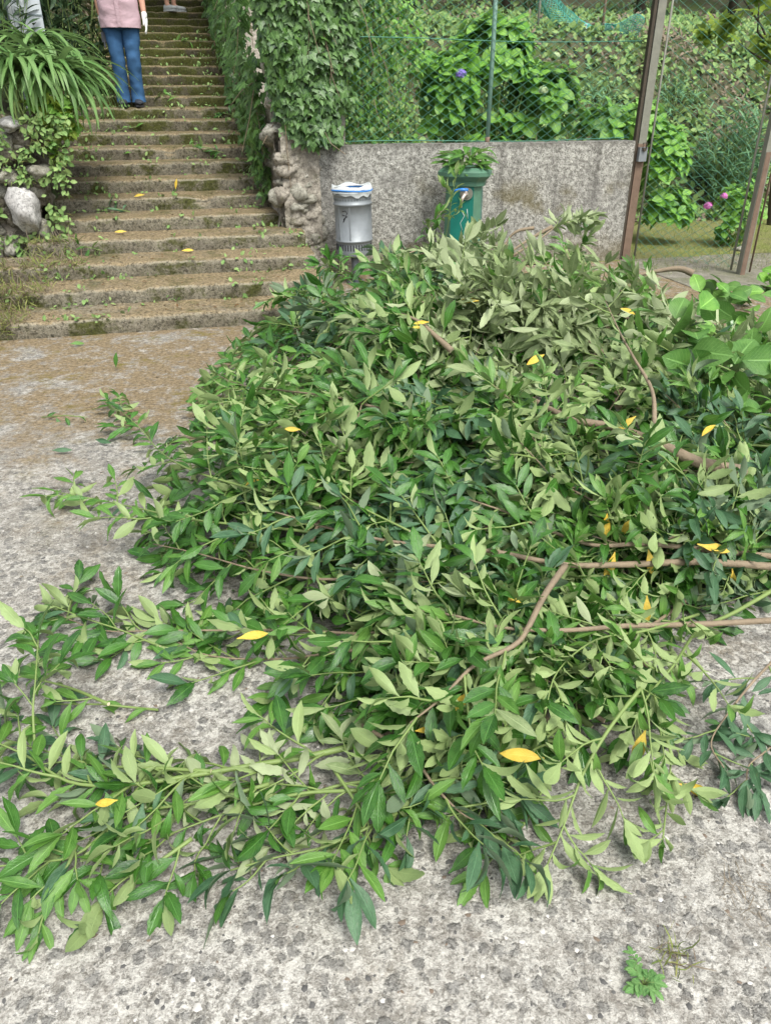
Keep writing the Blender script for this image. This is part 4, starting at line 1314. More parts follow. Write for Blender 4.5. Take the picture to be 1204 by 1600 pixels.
# strap-leaved clumps on the left wall
def clump(px, py, v, n, L, label, lvs=STR):
    q = onv(px, py, v)
    root = empty('strap_leaf_plant', q, 0, label, 'plant', 'arching strap-leaved plants on the wall')
    items = []
    for i in range(n):
        a = R.uniform(0, 6.3)
        d = vec(math.cos(a) * .75 + .28, math.sin(a) * .75 - .18, R.uniform(.35, 1.0))
        items.append((R.choice(lvs), orient(q + rvec(.04), d, UP * .6 - Vector((d.x, d.y, 0)) * .5 + rvec(.15), L * R.uniform(.6, 1.15))))
    foliage(root, items, 300)
clump(30, 110, 7.75, 120, .62, 'broad strap-leaved clump at the left edge above the white boulder')
clump(85, 120, 7.85, 130, .66, 'strap-leaved clump arching over the wall toward the steps')
clump(60, 80, 8.4, 90, .62, 'strap-leaved clump just below the pale cabinet')
clump(110, 125, 8.5, 80, .55, 'strap-leaved clump nearest to the person in pink')
q = onv(95, 195, 7.6)
root, _ = bush('leafy_weed', 'bright lobed weed hanging over the left wall under the strap leaves', 'weed', q, [(q + vec(0, 0, .05), vec(.22, .1, .2)), (onv(70, 160, 7.6), vec(.2, .1, .14)), (onv(88, 245, 7.5), vec(.08, .06, .14))], 46, MAP[:1] + [fan(L_hyd_mat, MAPLE, .15, 'lobed_leaf_shape')], .10, 5, spread=.3)
for px, py, sz, lab in ((270, 495 / 3.1 + 0, .10, ''),):
    pass

# ------------------------------------------------------------------ the heap of cut branches
def crom(pts, n):
    P = [Vector(p) for p in pts]
    P = [P[0] * 2 - P[1]] + P + [P[-1] * 2 - P[-2]]
    out = []
    m = len(P) - 3
    for i in range(n + 1):
        t = i / n * m
        k = min(int(t), m - 1)
        f = t - k
        a, b, c, d = P[k:k + 4]
        out.append(.5 * ((2 * b) + (c - a) * f + (2 * a - 5 * b + 4 * c - d) * f * f + (3 * b - a - 3 * c + d) * f ** 3))
    return out
STATS = [0, 0]
def nrm_heap(x, y):
    e = .12
    return Vector((-(H(x + e, y) - H(x - e, y)) / (2 * e), -(H(x, y + e) - H(x, y - e)) / (2 * e), 1)).normalized()
def branch(label, pts, r0, styles, flip=.15, leaf=(.09, .135), ntw=6, twl=(.18, .34), bare=.25, group=None, single=300, up=.1, name='laurel_branch', bark=True, spacing=.026, seed=None, droop=.3, tipleaf=True, cut=True):
    base = Vector(pts[0])
    root = empty(name, base, 0, label, 'branch', group)
    line = crom(pts, 4 * len(pts))
    n = len(line)
    mb = MB()
    rs = [max(.0022, r0 * (1 - .8 * i / (n - 1)) * (1 + .08 * noise.noise(Vector((i * .7, r0 * 900, base.x * 9))))) for i in range(n)]
    mb.tube([p - base for p in line], r0, n=7, rs=rs, mi=0, capmi=1)
    mb.build('stem', [M_bark if bark else M_green_stem, M_cut], root)
    items = []
    lead = R.choices(list(styles), list(styles.values()))[0]
    if flip is None or (.1 < flip < .75 and group):
        nz_ = noise.noise(Vector((base.x * 2.6, base.y * 2.6, 7.7))) + R.gauss(0, .2)
        flip = .92 if nz_ > .36 - .5 * flip else .06
    tilt = rvec(.38)
    def put_leaf(p, d, nr):
        fam = lead if R.random() < .82 else R.choices(list(styles), list(styles.values()))[0]
        nr = (nr + tilt).normalized()
        L = R.uniform(*leaf) * (1 if R.random() < .8 else R.uniform(.5, .8))
        if fam == 'fresh': L *= .9
        d = d.normalized()
        g = max(.012, p.z)
        if p.z + d.z * L < .012:
            d.z = (.012 - p.z) / L
        nn = nr if R.random() > flip else -nr
        items.append((R.choice(LV[fam]), orient(p, d, nn, L)))
    def dress(tw, s0, sp):
        acc, side = R.uniform(0, sp), R.choice((-1, 1))
        ln = 0.0
        tot = sum((tw[i + 1] - tw[i]).length for i in range(len(tw) - 1))
        for i in range(len(tw) - 1):
            a, b = tw[i], tw[i + 1]
            t = (b - a)
            sl = t.length
            if sl < 1e-5: continue
            t /= sl
            q = 0.0
            while acc < sl - q + 1e-9:
                q += acc
                if (ln + q) / tot > s0:
                    p = a + t * q
                    nb = (nrm_heap(p.x, p.y) + UP * .3 + rvec(.26)).normalized()
                    sd = t.cross(nb).normalized() * side
                    d = t * R.uniform(.4, .95) + sd * R.uniform(.5, 1.0) + nb * R.gauss(.1, .3) - UP * droop * R.random()
                    put_leaf(p, d, (nb + sd * R.gauss(0, .35) + rvec(.22)).normalized())
                side = -side
                acc = sp * R.uniform(.7, 1.3)
            acc -= sl - q
            ln += sl
        if tipleaf:
            t = (tw[-1] - tw[-2]).normalized()
            for k in range(3):
                put_leaf(tw[-1], t + rvec(.35), (UP + rvec(.4)).normalized())
    for k in range(ntw):
        f = bare + (1 - bare) * (k + R.uniform(.1, .9)) / ntw
        i = min(n - 2, int(f * (n - 1)))
        p = line[i]
        t = (line[i + 1] - line[i]).normalized()
        nb = nrm_heap(p.x, p.y)
        sd = t.cross(nb).normalized() * (1 if k % 2 else -1)
        L = R.uniform(*twl) * (1.1 - .5 * f)
        d = (t * .75 + sd * R.uniform(.45, .9) + nb * R.gauss(up, .22)).normalized()
        tw = [p]
        q = p
        for j in range(5):
            d = (d + rvec(.10) - UP * .07 * droop).normalized()
            q = q + d * L / 5
            h = H(q.x, q.y) * .8 + .012
            if q.z < h: q = Vector((q.x, q.y, h))
            tw.append(q)
        mb = MB()
        mb.tube([x - base for x in tw], min(.0042, r0 * .55), .0016, n=5, cap=False)
        mb.build('twig', [M_green_stem], root)
        dress(tw, .12, spacing)
    dress(line, max(bare, .45), spacing * 1.15)
    foliage(root, items, single)
    STATS[0] += 1; STATS[1] += len(items)
    return root

def hps(px, lift=.03):
    return [hp(x, y, lift) for x, y in px]
DK = dict(dark=.78, fresh=.12, blue=.10)
MX = dict(dark=.5, fresh=.28, blue=.14, pale=.08)
PL = dict(pale=.75, dark=.1, fresh=.15)
FR = dict(fresh=.55, dark=.40, blue=.05)
BL = dict(blue=.85, dark=.15)

B = branch
B('long branch, its bare brown stem crossing the heap from the right edge, forked midway', hps([(1235, 888), (1100, 878), (980, 882), (880, 882), (760, 860), (640, 850), (540, 832), (430, 800)], .13), .0145, MX, .2, bare=.62, ntw=7)
B('side branch forking down from the long bare stem toward the front', hps([(882, 884), (850, 930), (822, 985), (800, 1010), (740, 1040), (690, 1090), (640, 1130)], .17), .011, MX, .35, bare=.55, ntw=5)
B('thin branch lying parallel just above the long bare stem', hps([(1235, 872), (1130, 862), (1010, 850), (930, 852), (860, 830), (790, 800), (700, 770)], .11), .012, MX, .2, bare=.6, ntw=6)
B('straight brown stem low on the right, under the long forked branch', hps([(1235, 968), (1100, 975), (980, 978), (880, 985), (780, 980), (700, 960), (610, 950)], .12), .011, MX, .5, bare=.6, ntw=6)
B('thickest cut branch, its sawn butt pointing right', [hp(1160, 737, .13), hp(1090, 722, .12), hp(1035, 697, .11), hp(960, 668, .07), hp(880, 650, .02), hp(790, 600, -.03), hp(700, 545, -.03), hp(650, 515, -.03)], .026, PL, .5, bare=.66, ntw=5)
B('bare wavy upright twig above the thickest cut branch', hps([(1022, 665), (1018, 610), (990, 560), (968, 520), (945, 470)], .15), .0095, PL, .5, bare=.9, ntw=2, tipleaf=False)
B('thin pale green stem slanting below the thickest cut branch', hps([(1150, 865), (1110, 800), (1070, 745), (1040, 700)], .12), .006, MX, .3, bare=.7, ntw=3, bark=False)
B('green stem slanting down from the right edge to the concrete', hps([(1235, 905), (1150, 955), (1090, 985), (1055, 1035), (1010, 1090), (985, 1140)], .10), .008, FR, .8, bare=.5, ntw=5, bark=False)
# the left fringe, tips over the concrete
B('branch with its leafy tip reaching furthest left over the concrete, mid height', hps([(600, 838), (520, 835), (430, 825), (300, 812), (220, 795), (150, 780), (95, 770)], .05), .007, FR, .12, bare=.1, ntw=8, bark=False)
B('uppermost branch tip reaching left over the concrete', hps([(500, 790), (400, 765), (300, 735), (250, 705), (215, 665), (170, 625)], .07), .006, FR, .1, bare=.15, ntw=6, bark=False)
B('branch hanging at the upper left flank of the heap below the bin', hps([(600, 640), (520, 620), (440, 610), (370, 600), (340, 585)], .08), .006, MX, .2, bare=.1, ntw=7)
B('branch with its tip down on the concrete at the left foot of the heap', hps([(600, 900), (500, 905), (400, 890), (310, 865), (240, 850)], .04), .006, DK, .15, bare=.1, ntw=8)
B('low branch whose dark leaves rest on the concrete at the heap\'s front left', hps([(640, 985), (560, 990), (460, 985), (360, 985), (250, 985), (160, 985), (90, 960)], .035), .006, DK, .15, bare=.05, ntw=10)
B('leafy branch in front of the heap at left, dark leaves fanned on the ground', hps([(600, 1010), (520, 1020), (430, 1030), (330, 1025), (270, 1000)], .03), .006, DK, .2, bare=.05, ntw=8)
# front branch along the bottom
B('green-stemmed front branch lying across the concrete to the left edge', [onz(575, 1160, .07), onz(480, 1182, .065), onz(400, 1195, .065), onz(300, 1212, .07), onz(200, 1226, .075), onz(110, 1222, .08), onz(40, 1180, .09), onz(-30, 1150, .08)], .0095, FR, .12, bare=.02, ntw=11, twl=(.13, .27), bark=False)
B('branch with a white cut end at the front middle of the heap', [onz(600, 1152, .06), onz(660, 1118, .09), onz(720, 1075, .12), onz(780, 1040, .16), onz(830, 1000, .2)], .0105, MX, .3, bare=.2, ntw=6)
B('upright sprig at the left edge above the front branch', [onz(55, 1170, .05), onz(52, 1110, .12), onz(56, 1060, .17), onz(60, 1000, .2)], .0045, FR, .1, bare=.2, ntw=3, twl=(.08, .14), bark=False)
B('small dark sprig on the concrete at the left edge, above the upright sprig', [onz(250, 1010, .03), onz(190, 985, .04), onz(130, 965, .06), onz(80, 945, .06)], .004, DK, .2, bare=.1, ntw=4, twl=(.1, .18), bark=False)
B('lower left shoot pointing to the left edge below the front branch', [onz(235, 1205, .06), onz(180, 1280, .06), onz(120, 1335, .06), onz(50, 1348, .05), onz(-20, 1355, .05)], .005, FR, .1, bare=.25, ntw=5, twl=(.1, .18), bark=False)
B('leafy shoot at the front edge, left of centre, lying on the concrete', [onz(620, 1270, .06), onz(560, 1300, .05), onz(500, 1325, .045), onz(430, 1340, .04), onz(360, 1360, .03)], .005, FR, .15, bare=.05, ntw=6, twl=(.12, .22), bark=False)
B('dark leafy shoot at the front middle with leaves spread like a rosette', [onz(560, 1130, .10), onz(640, 1180, .11), onz(680, 1230, .11), onz(720, 1270, .09), onz(760, 1290, .06)], .006, dict(dark=.7, blue=.3), .12, bare=.1, ntw=6, twl=(.12, .24))
B('shoot pointing down at the bottom edge of the heap, centre', [onz(520, 1200, .09), onz(560, 1260, .08), onz(575, 1285, .06), onz(570, 1310, .04)], .005, FR, .2, bare=.05, ntw=5, twl=(.12, .2), bark=False)
B('branch of pale upturned leaves at the lower right of the heap', [onz(1000, 1075, .24), onz(950, 1140, .20), onz(910, 1210, .15), onz(880, 1290, .09), onz(855, 1350, .04)], .006, dict(fresh=1), .92, leaf=(.085, .125), bare=.02, ntw=6, twl=(.12, .2), bark=False)
B('pale toothed-leaf shoot at the front right corner of the heap', [onz(1010, 1100, .12), onz(1045, 1170, .09), onz(1042, 1240, .05), onz(1035, 1310, .03)], .004, dict(fresh=.8, dark=.2), .85, leaf=(.07, .105), bare=.05, ntw=4, twl=(.08, .15), bark=False)
B('shoot of pale toothed leaves under the straight brown stem', hps([(1090, 960), (1010, 985), (930, 1000), (870, 1050), (850, 1120)], .11), .005, dict(fresh=.9, pale=.1), .88, leaf=(.08, .115), bare=.02, ntw=8, twl=(.12, .22), bark=False)
B('shoot of pale upturned leaves left of the forked stem', hps([(800, 960), (740, 930), (660, 900), (600, 890), (540, 910)], .11), .005, dict(fresh=.85, pale=.15), .8, leaf=(.08, .11), bare=.05, ntw=7, twl=(.12, .2), bark=False)
B('shoot of light oval leaves in the middle of the heap', hps([(640, 830), (560, 790), (500, 750), (450, 760), (400, 800)], .13), .004, dict(fresh=1), .7, leaf=(.085, .12), bare=.05, ntw=5, twl=(.1, .2), bark=False)
B('bluish-leaved twig on the concrete at the lower right edge', [onz(1230, 1010, .10), onz(1180, 1060, .09), onz(1140, 1110, .07), onz(1110, 1160, .05), onz(1130, 1200, .04)], .005, BL, .1, leaf=(.075, .11), bare=.05, ntw=5, twl=(.10, .18), group=None)
B('bluish-leaved sprig touching the right edge below the other bluish twig', [onz(1240, 1130, .06), onz(1200, 1170, .05), onz(1170, 1195, .045), onz(1165, 1225, .03)], .004, BL, .1, leaf=(.07, .10), bare=.02, ntw=4, twl=(.08, .14))
FL = [([(560, 1235), (470, 1240), (380, 1262), (300, 1290), (230, 1318)], 'low leafy branch below the green front branch, left of centre', DK),
      ([(420, 1225), (330, 1250), (250, 1262), (170, 1262), (80, 1248)], 'dark leafy branch hugging the lower side of the green front branch', DK),
      ([(330, 1205), (240, 1200), (150, 1195), (60, 1170), (-10, 1150)], 'leafy branch on top of the green front branch at the left', FR),
      ([(300, 1310), (250, 1345), (200, 1370), (165, 1400)], 'small toothed dark sprig at the front edge left of centre', DK),
      ([(640, 1215), (540, 1225), (450, 1245), (360, 1215), (280, 1230)], 'branch with pale upturned leaves along the green front branch', dict(fresh=.6, pale=.4)),
      ([(120, 1320), (105, 1355), (85, 1395), (65, 1425)], 'shoot with two bright leaves lowest at the left edge', FR),
      ([(170, 1100), (110, 1075), (50, 1060), (-20, 1050)], 'leafy sprig at the left edge behind the upright sprig', MX),
      ([(760, 1180), (700, 1210), (640, 1250), (600, 1300)], 'dark leafy shoot at the front middle beside the rosette', DK),
      ([(880, 1130), (820, 1180), (770, 1230), (740, 1290)], 'light shoot at the front middle left of the pale upturned leaves', FR)]
for px_, lab, sty in FL:
    B(lab, [onz(x, y, .075 - .05 * i / (len(px_) - 1)) for i, (x, y) in enumerate(px_)], .0055, sty, .7 if 'pale' in lab else .2, leaf=(.075, .12), bare=.02, ntw=8 if len(px_) > 4 else 3, twl=(.12, .25) if len(px_) > 4 else (.07, .12), bark=False)
# sprigs and sticks on top
B('sprig rising at the upper left corner of the heap, over the lowest steps', [hp(520, 470, .02), hp(480, 455, .10), onv(440, 462, 5.9), onv(418, 470, 5.85)], .004, FR, .2, leaf=(.11, .15), bare=.2, ntw=3, twl=(.1, .16), bark=False)
B('sprig of dark leaves standing below the foot of the litter bin', [hp(560, 450, .02), onv(530, 425, 6.1), onv(500, 412, 6.1)], .004, MX, .2, leaf=(.11, .15), bare=.2, ntw=3, twl=(.1, .16), bark=False)
B('light sprig standing at the crest left of the rusty gate post', [onv(900, 430, 5.1), onv(905, 395, 5.1), onv(915, 360, 5.1)], .004, PL, .5, leaf=(.11, .15), bare=.2, ntw=3, twl=(.1, .16), bark=False)
B('slender sprig standing up in front of the fountain', [onv(690, 400, 6.7), onv(698, 360, 6.65), onv(704, 320, 6.62), onv(712, 275, 6.6)], .004, dict(fresh=.8, dark=.2), .2, leaf=(.11, .15), bare=.2, ntw=2, twl=(.1, .16), bark=False)
B('leafy sprig leaning left between bin and fountain', [onv(690, 415, 6.6), onv(670, 380, 6.55), onv(672, 355, 6.5), onv(690, 330, 6.5)], .005, dict(fresh=.8, dark=.2), .15, leaf=(.11, .15), bare=.3, ntw=3, twl=(.10, .16))
B('brown stick lying level before the foot of the fountain', [onv(800, 384, 5.3), onv(740, 385, 5.35), onv(690, 385, 5.35), onv(640, 395, 5.3), onv(600, 420, 5.2)], .012, MX, .3, leaf=(.11, .15), bare=.5, ntw=4)
B('bent dark stick with a pale cut end on the heap\'s crest', [onv(833, 356, 5.2), onv(806, 362, 5.2), onv(790, 380, 5.2), onv(776, 415, 5.1)], .014, PL, .3, bare=.9, ntw=1, bark=True)
B('straight dark stick with a pale cut end beside the bent one', [onv(862, 354, 5.1), onv(830, 372, 5.1), onv(800, 392, 5.05), onv(770, 420, 5.0)], .014, PL, .3, bare=.9, ntw=1)
B('thin stick with a leafy end beside the two cut sticks on the crest', [onv(800, 400, 5.0), onv(840, 375, 5.05), onv(872, 352, 5.1), onv(900, 345, 5.1)], .009, PL, .4, leaf=(.12, .16), bare=.5, ntw=4)
B('thick pale log end sticking out behind the heap by the rusty gate post', [onv(1082, 427, 4.9), onv(1062, 420, 4.95), onv(1035, 422, 5.0), onv(990, 432, 5.05), onv(940, 450, 5.05)], .026, PL, .4, bare=.97, ntw=1, tipleaf=False)
B('brown stem showing between pale leaves near the middle of the crest', hps([(705, 548), (680, 525), (650, 500), (600, 480)], .12), .016, PL, .4, bare=.5, ntw=4)

# the many others of the heap, told apart by look and by what their tip lies next to
MARKS = [(470, 671, 'the small yellow flank leaf'), (748, 470, 'the brown-edged yellow leaf'), (670, 503, 'the small orange crest leaf'), (850, 554, 'the orange leaf among pale leaves'),
         (993, 650, 'the upright orange leaf'), (1117, 664, 'the bright yellow leaf at right'), (968, 805, 'the two long orange leaves'), (1012, 858, 'the large spotted yellow leaf'), (1160, 737, 'the sawn butt at right'), (1010, 930, 'the orange leaf under the stem'),
         (370, 998, 'the orange leaf at the front left'), (741, 1078, 'the hanging orange yellow leaf'), (603, 1150, 'the white cut end'), (1008, 1140, 'the narrow orange leaf'), (980, 560, 'the bare wavy twig'), (555, 400, 'the litter bin'), (735, 390, 'the fountain foot'),
         (850, 365, 'the two cut sticks'), (985, 400, 'the rusty gate post'), (882, 884, 'the fork of the long stem'), (640, 850, 'the long stem\'s left end'), (350, 590, 'the upper left branch tip'), (150, 780, 'the furthest left tip'), (300, 870, 'the foot of the left flank'),
         (820, 985, 'the side branch below the fork'), (1090, 520, 'the broad hydrangea leaf'), (720, 1270, 'the rosette of dark leaves'), (880, 1290, 'the pale upturned leaves'), (480, 1182, 'the green front branch'), (1180, 1000, 'the straight stem'), (500, 750, 'the light oval leaves'), (690, 525, 'the brown stem at the crest')]
USED = set()
def where(px, py, look):
    for _, mx, my, nm in sorted(((px - x) ** 2 + (py - y) ** 2, x, y, n) for x, y, n in MARKS):
        dx, dy = px - mx, py - my
        rel = ('right of' if dx > 0 else 'left of') if abs(dx) > abs(dy) else ('below' if dy > 0 else 'above')
        lab = look + ', tip ' + rel + ' ' + nm
        if lab not in USED:
            USED.add(lab)
            return lab
ZONES = [   # look, group, box in the picture, number, styles, flip, leaf size
    ('branch with pale leaf backs up', 'pale-backed branches on the crest', (620, 1080, 400, 560), 34, PL, .65, (.115, .16)),
    ('dark glossy branch', 'dark branches on the left flank', (330, 640, 560, 930), 22, DK, .15, (.10, .14)),
    ('mixed green branch', 'branches in the middle of the heap', (560, 1000, 560, 860), 21, MX, .28, (.10, .145)),
    ('dark and light green branch', 'branches in the front of the heap', (560, 1020, 880, 1050), 20, dict(dark=.5, fresh=.4, blue=.1), .42, (.085, .125)),
    ('bluish green branch', 'branches at the right side of the heap', (960, 1230, 560, 900), 22, dict(dark=.5, blue=.3, fresh=.2), .25, (.10, .14)),
    ('low leafy branch', 'branches on the front apron', (560, 900, 1060, 1180), 8, dict(dark=.6, fresh=.3, blue=.1), .3, (.085, .125)),
    ('leafy shoulder branch', 'branches on the left shoulder', (450, 650, 430, 580), 13, MX, .3, (.11, .15)),
]
for look, grp, (x0, x1, y0, y1), n, sty, flip, lf in ZONES:
    for i in range(n):
        for _ in range(60):
            px, py = R.uniform(x0, x1), R.uniform(y0, y1)
            tip = hp(px, py, 0)
            if H(tip.x, tip.y) > .08 or 'apron' in grp: break
        az = rad(R.gauss(188, 48)) if 'crest' not in grp else rad(R.uniform(110, 310))
        if 'front' in grp: az = rad(R.gauss(215, 42))
        L = R.uniform(.55, .95)
        bend = R.gauss(0, .25)
        for _ in range(5):
            if H(tip.x - math.cos(az + bend) * L, tip.y - math.sin(az + bend) * L) > .06: break
            L *= .78
        pts = []
        lift = R.uniform(-.09, .08)
        for j in range(5):
            s = (1 - j / 4) * L
            a = az + bend * (1 - j / 4)
            x, y = tip.x - math.cos(a) * s, tip.y - math.sin(a) * s
            z = max(.03, H(x, y) + lift - .14 * (1 - j / 4) + (.05 if j == 4 else 0))
            pts.append((x, y, z))
        branch(where(px, py, look), pts, R.uniform(.006, .011), sty, flip, lf, R.randint(6, 8), (.2, .36), .12, grp, spacing=.03, bark=R.random() < .6, up=.2)

# hydrangea trimmings at the right of the heap, broad bright leaves
for px, py, lab in ((1090, 520, 'cut hydrangea stem with one very broad bright leaf at the right of the heap'), (1150, 470, 'cut hydrangea stem with broad bright leaves at the right edge behind the heap'), (1190, 560, 'cut hydrangea stem lying at the right edge of the heap'), (1110, 470, 'cut hydrangea stem with an upturned pale leaf behind the heap'), (1070, 545, 'cut hydrangea stem left of the other hydrangea cuttings, on the crest'), (1135, 590, 'cut hydrangea stem lowest of the hydrangea cuttings'), (1195, 510, 'cut hydrangea stem between two others at the right edge'), (1200, 445, 'cut hydrangea stem highest at the right edge of the photo')):
    p = hp(px, py, .06)
    root = empty('hydrangea_cutting', p, 0, lab, 'cutting')
    items = []
    for j in range(15):
        d = rvec(.8); d.z = abs(d.z) * .5 + .1
        d.x -= .3
        items.append((R.choice(HYD + HYDD * 3), orient(p + rvec(.07), d, UP * .5 + vec(0, -.5, 0) + rvec(.45), R.uniform(.11, .19))))
    mb = MB(); mb.tube([(.2, .1, -.08), (.08, .03, .0), (-.06, 0, .06)], .006, .004, n=6); mb.build('stem', [M_green_stem], root)
    foliage(root, items, 300)

# what shows dark between the branches: the tangle inside
it = []
for i in range(9000):
    for _ in range(40):
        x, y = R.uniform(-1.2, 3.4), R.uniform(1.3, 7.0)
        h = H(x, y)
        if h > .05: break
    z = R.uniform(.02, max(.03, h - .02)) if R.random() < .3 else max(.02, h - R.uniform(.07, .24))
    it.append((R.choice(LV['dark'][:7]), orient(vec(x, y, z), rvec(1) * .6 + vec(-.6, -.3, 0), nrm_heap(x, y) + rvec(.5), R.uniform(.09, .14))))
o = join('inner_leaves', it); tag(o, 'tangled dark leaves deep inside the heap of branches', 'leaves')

# yellowed leaves
YL = [(470, 671, 'small yellow leaf on the left flank of the heap'), (748, 470, 'yellow leaf with a brown edge near the crest below the fountain'), (670, 503, 'small orange leaf below the heap\'s crest'), (850, 554, 'orange leaf among the pale leaves right of centre'),
      (993, 650, 'upright orange yellow leaf right of the bare wavy twig'), (1117, 664, 'bright yellow leaf at the right side of the heap'), (948, 802, 'long orange leaf hanging above the long bare stem, left of two'), (988, 808, 'long orange leaf hanging above the long bare stem, right of two'),
      (1012, 858, 'large spotted yellow leaf lying on the long bare stem'), (1088, 850, 'yellow leaf right of the large spotted one'), (1143, 888, 'small orange leaf under the long bare stem near the right edge'), (1010, 930, 'orange leaf below the long bare stem'),
      (370, 998, 'orange leaf low on the front left foliage'), (741, 1078, 'orange yellow leaf hanging under the branch with the white cut end'), (648, 1142, 'small orange leaf near the white cut end'), (1008, 1140, 'narrow orange leaf at the front right of the heap'),
      (1058, 1224, 'pale orange leaf lying on the concrete at the lower right'), (184, 1250, 'tiny yellow leaf on the front branch at left'), (850, 1185, 'yellow leaf half hidden among pale leaves at the front right'), (968, 482, 'yellowish leaf on the crest beside the wavy twig'), (642, 512, 'tiny orange leaf on the crest'), (406, 750, 'thin orange leaf at the left flank'), (780, 936, 'small orange leaf in the front of the heap'), (960, 862, 'small orange leaf just above the long bare stem')]
for px, py, lab in YL:
    p = hp(px, py, .15 if 'concrete' not in lab else .02)
    L = .10 if any(w in lab for w in ('large', 'long', 'pale', 'narrow')) else (.085 if 'small' not in lab and 'tiny' not in lab else .06)
    d = vec(R.gauss(0, .5), -.3, -.75) if ('long' in lab or 'hanging' in lab or 'narrow' in lab or 'upright' in lab) else vec(R.choice((-1, 1)), R.gauss(0, .4), R.gauss(0, .2))
    if 'concrete' in lab: d.z = 0.05
    lfm = R.choice(LV['yellow'][:10])
    L *= R.uniform(.8, 1.15)
    o = link('yellow_leaf', lfm.me, None, orient(p, d, vec(0, -.55, .8) + rvec(.2), L * 1.12))
    tag(o, lab, 'leaf', 'yellowed leaves in the heap')

# loose green and yellow leaves on the concrete and the steps
LOOSE = [(276, 298, 'yellow', 'yellow leaf standing on a step in the middle of the stairs'), (228, 306, 'yellow', 'yellow leaf lying left of the other on the middle step'), (200, 363, 'yellow', 'small yellow leaf on a lower step'), (285, 393, 'yellow', 'tiny yellow leaf on the third step'),
         (207, 240, 'fresh', 'green leaf on a step below the person in pink'), (180, 330, 'blue', 'dull green leaf on a lower step at the left'), (110, 540, 'fresh', 'green leaf on the concrete just below the bottom step'), (182, 577, 'dark', 'single green leaf tip standing above the uppermost left branch'),
         (150, 690, 'blue', 'dull leaf lying on the bare concrete at the left'), (82, 707, 'blue', 'grey green leaf on the concrete near the left edge'), (700, 1370, 'dark', 'dark leaf lying on the concrete at the bottom of the heap'), (145, 1090, 'blue', 'grey green leaf on the concrete left of the gap')]
for px, py, fam, lab in LOOSE:
    p = stair_pt(px, py) if py < 520 else onz(px, py, .012)
    L = .105 if py < 520 else .10
    d = vec(R.choice((-1, 1)), R.gauss(0, .5), .08) if 'standing' not in lab else vec(.15, 0, 1)
    o = link('loose_leaf', R.choice(LV[fam][:7]).me, None, orient(p + vec(0, -.03 if py < 520 else 0, .012), d, vec(0, -.7, .7) + rvec(.2), L))
    tag(o, lab, 'leaf', 'loose leaves on the concrete and steps')
SPR = [(262, 152, 4, .13, 'fresh', 'sprig of broad green leaves on the steps right of the person in pink'), (345, 180, 9, .12, 'dark', 'leafy twig at the right end of a step near the ivy'), (210, 203, 5, .12, 'fresh', 'small pale sprig on a step below the person in pink'), (330, 238, 11, .12, 'dark', 'leafy twig lying at the right side of a middle step'),
       (180, 330, 7, .12, 'blue', 'bluish sprig on a lower step at the left'), (135, 390, 12, .11, 'dark', 'dark green sprig on the left end of a low step'), (288, 68, 6, .14, 'fresh', 'green sprig high on the stairs')
       , (106, 655, 4, .09, 'dark', 'small dark sprig on the concrete at the left'), (165, 1105, 4, .08, 'fresh', 'curled little sprig on the concrete left of the gap'), (310, 232, 6, .11, 'fresh', 'light green sprig beside the leafy twig on a middle step')]
for px, py, n, L, fam, lab in SPR:
    p = (stair_pt(px, py) if py < 520 else onz(px, py, .01)) + vec(0, -.02, .02)
    root = empty('leaf_sprig', p, 0, lab, 'sprig', 'sprigs dropped on the steps and concrete')
    items = []
    ax = vec(R.choice((-1, 1)), R.gauss(0, .3), .12).normalized()
    for j in range(n):
        q = p + ax * (j / n - .5) * .26
        items.append((R.choice(LV[fam]), orient(q, ax * .6 + rvec(.6) + UP * .2, vec(0, -.5, .8) + rvec(.4), L * R.uniform(.7, 1.2))))
    mb = MB(); mb.tube([-ax * .16, vec(0, 0, .01), ax * .14], .004, .002, n=5); mb.build('stem', [M_green_stem], root)
    foliage(root, items, 300)

# leaves heaped on the fountain's top
p = fo.matrix_basis @ vec(0, 0, .955)
root = empty('leaf_bunch', p, 0, 'bunch of cut green leaves piled on top of the green fountain', 'leaves')
items = []
for i in range(85):
    a = R.uniform(0, 6.3)
    d = vec(math.cos(a), math.sin(a), R.uniform(-.35, .75))
    q = p + vec(math.cos(a) * .1, math.sin(a) * .1, R.uniform(0, .09)) + rvec(.02)
    fam = R.choices(('fresh', 'dark', 'pale'), (.75, .1, .15))[0]
    items.append((R.choice(LV[fam]), orient(q, d, UP + rvec(.3) - vec(0, .3, 0), R.uniform(.16, .235))))
for i in range(7):
    mb = MB()
    a = R.uniform(0, 6.3); mb.tube([(0, 0, 0), (.12 * math.cos(a), .12 * math.sin(a), .05), (.22 * math.cos(a), .22 * math.sin(a), .06)], .004, .002, n=5)
    mb.build('stem', [M_green_stem], root)
foliage(root, items, 300)

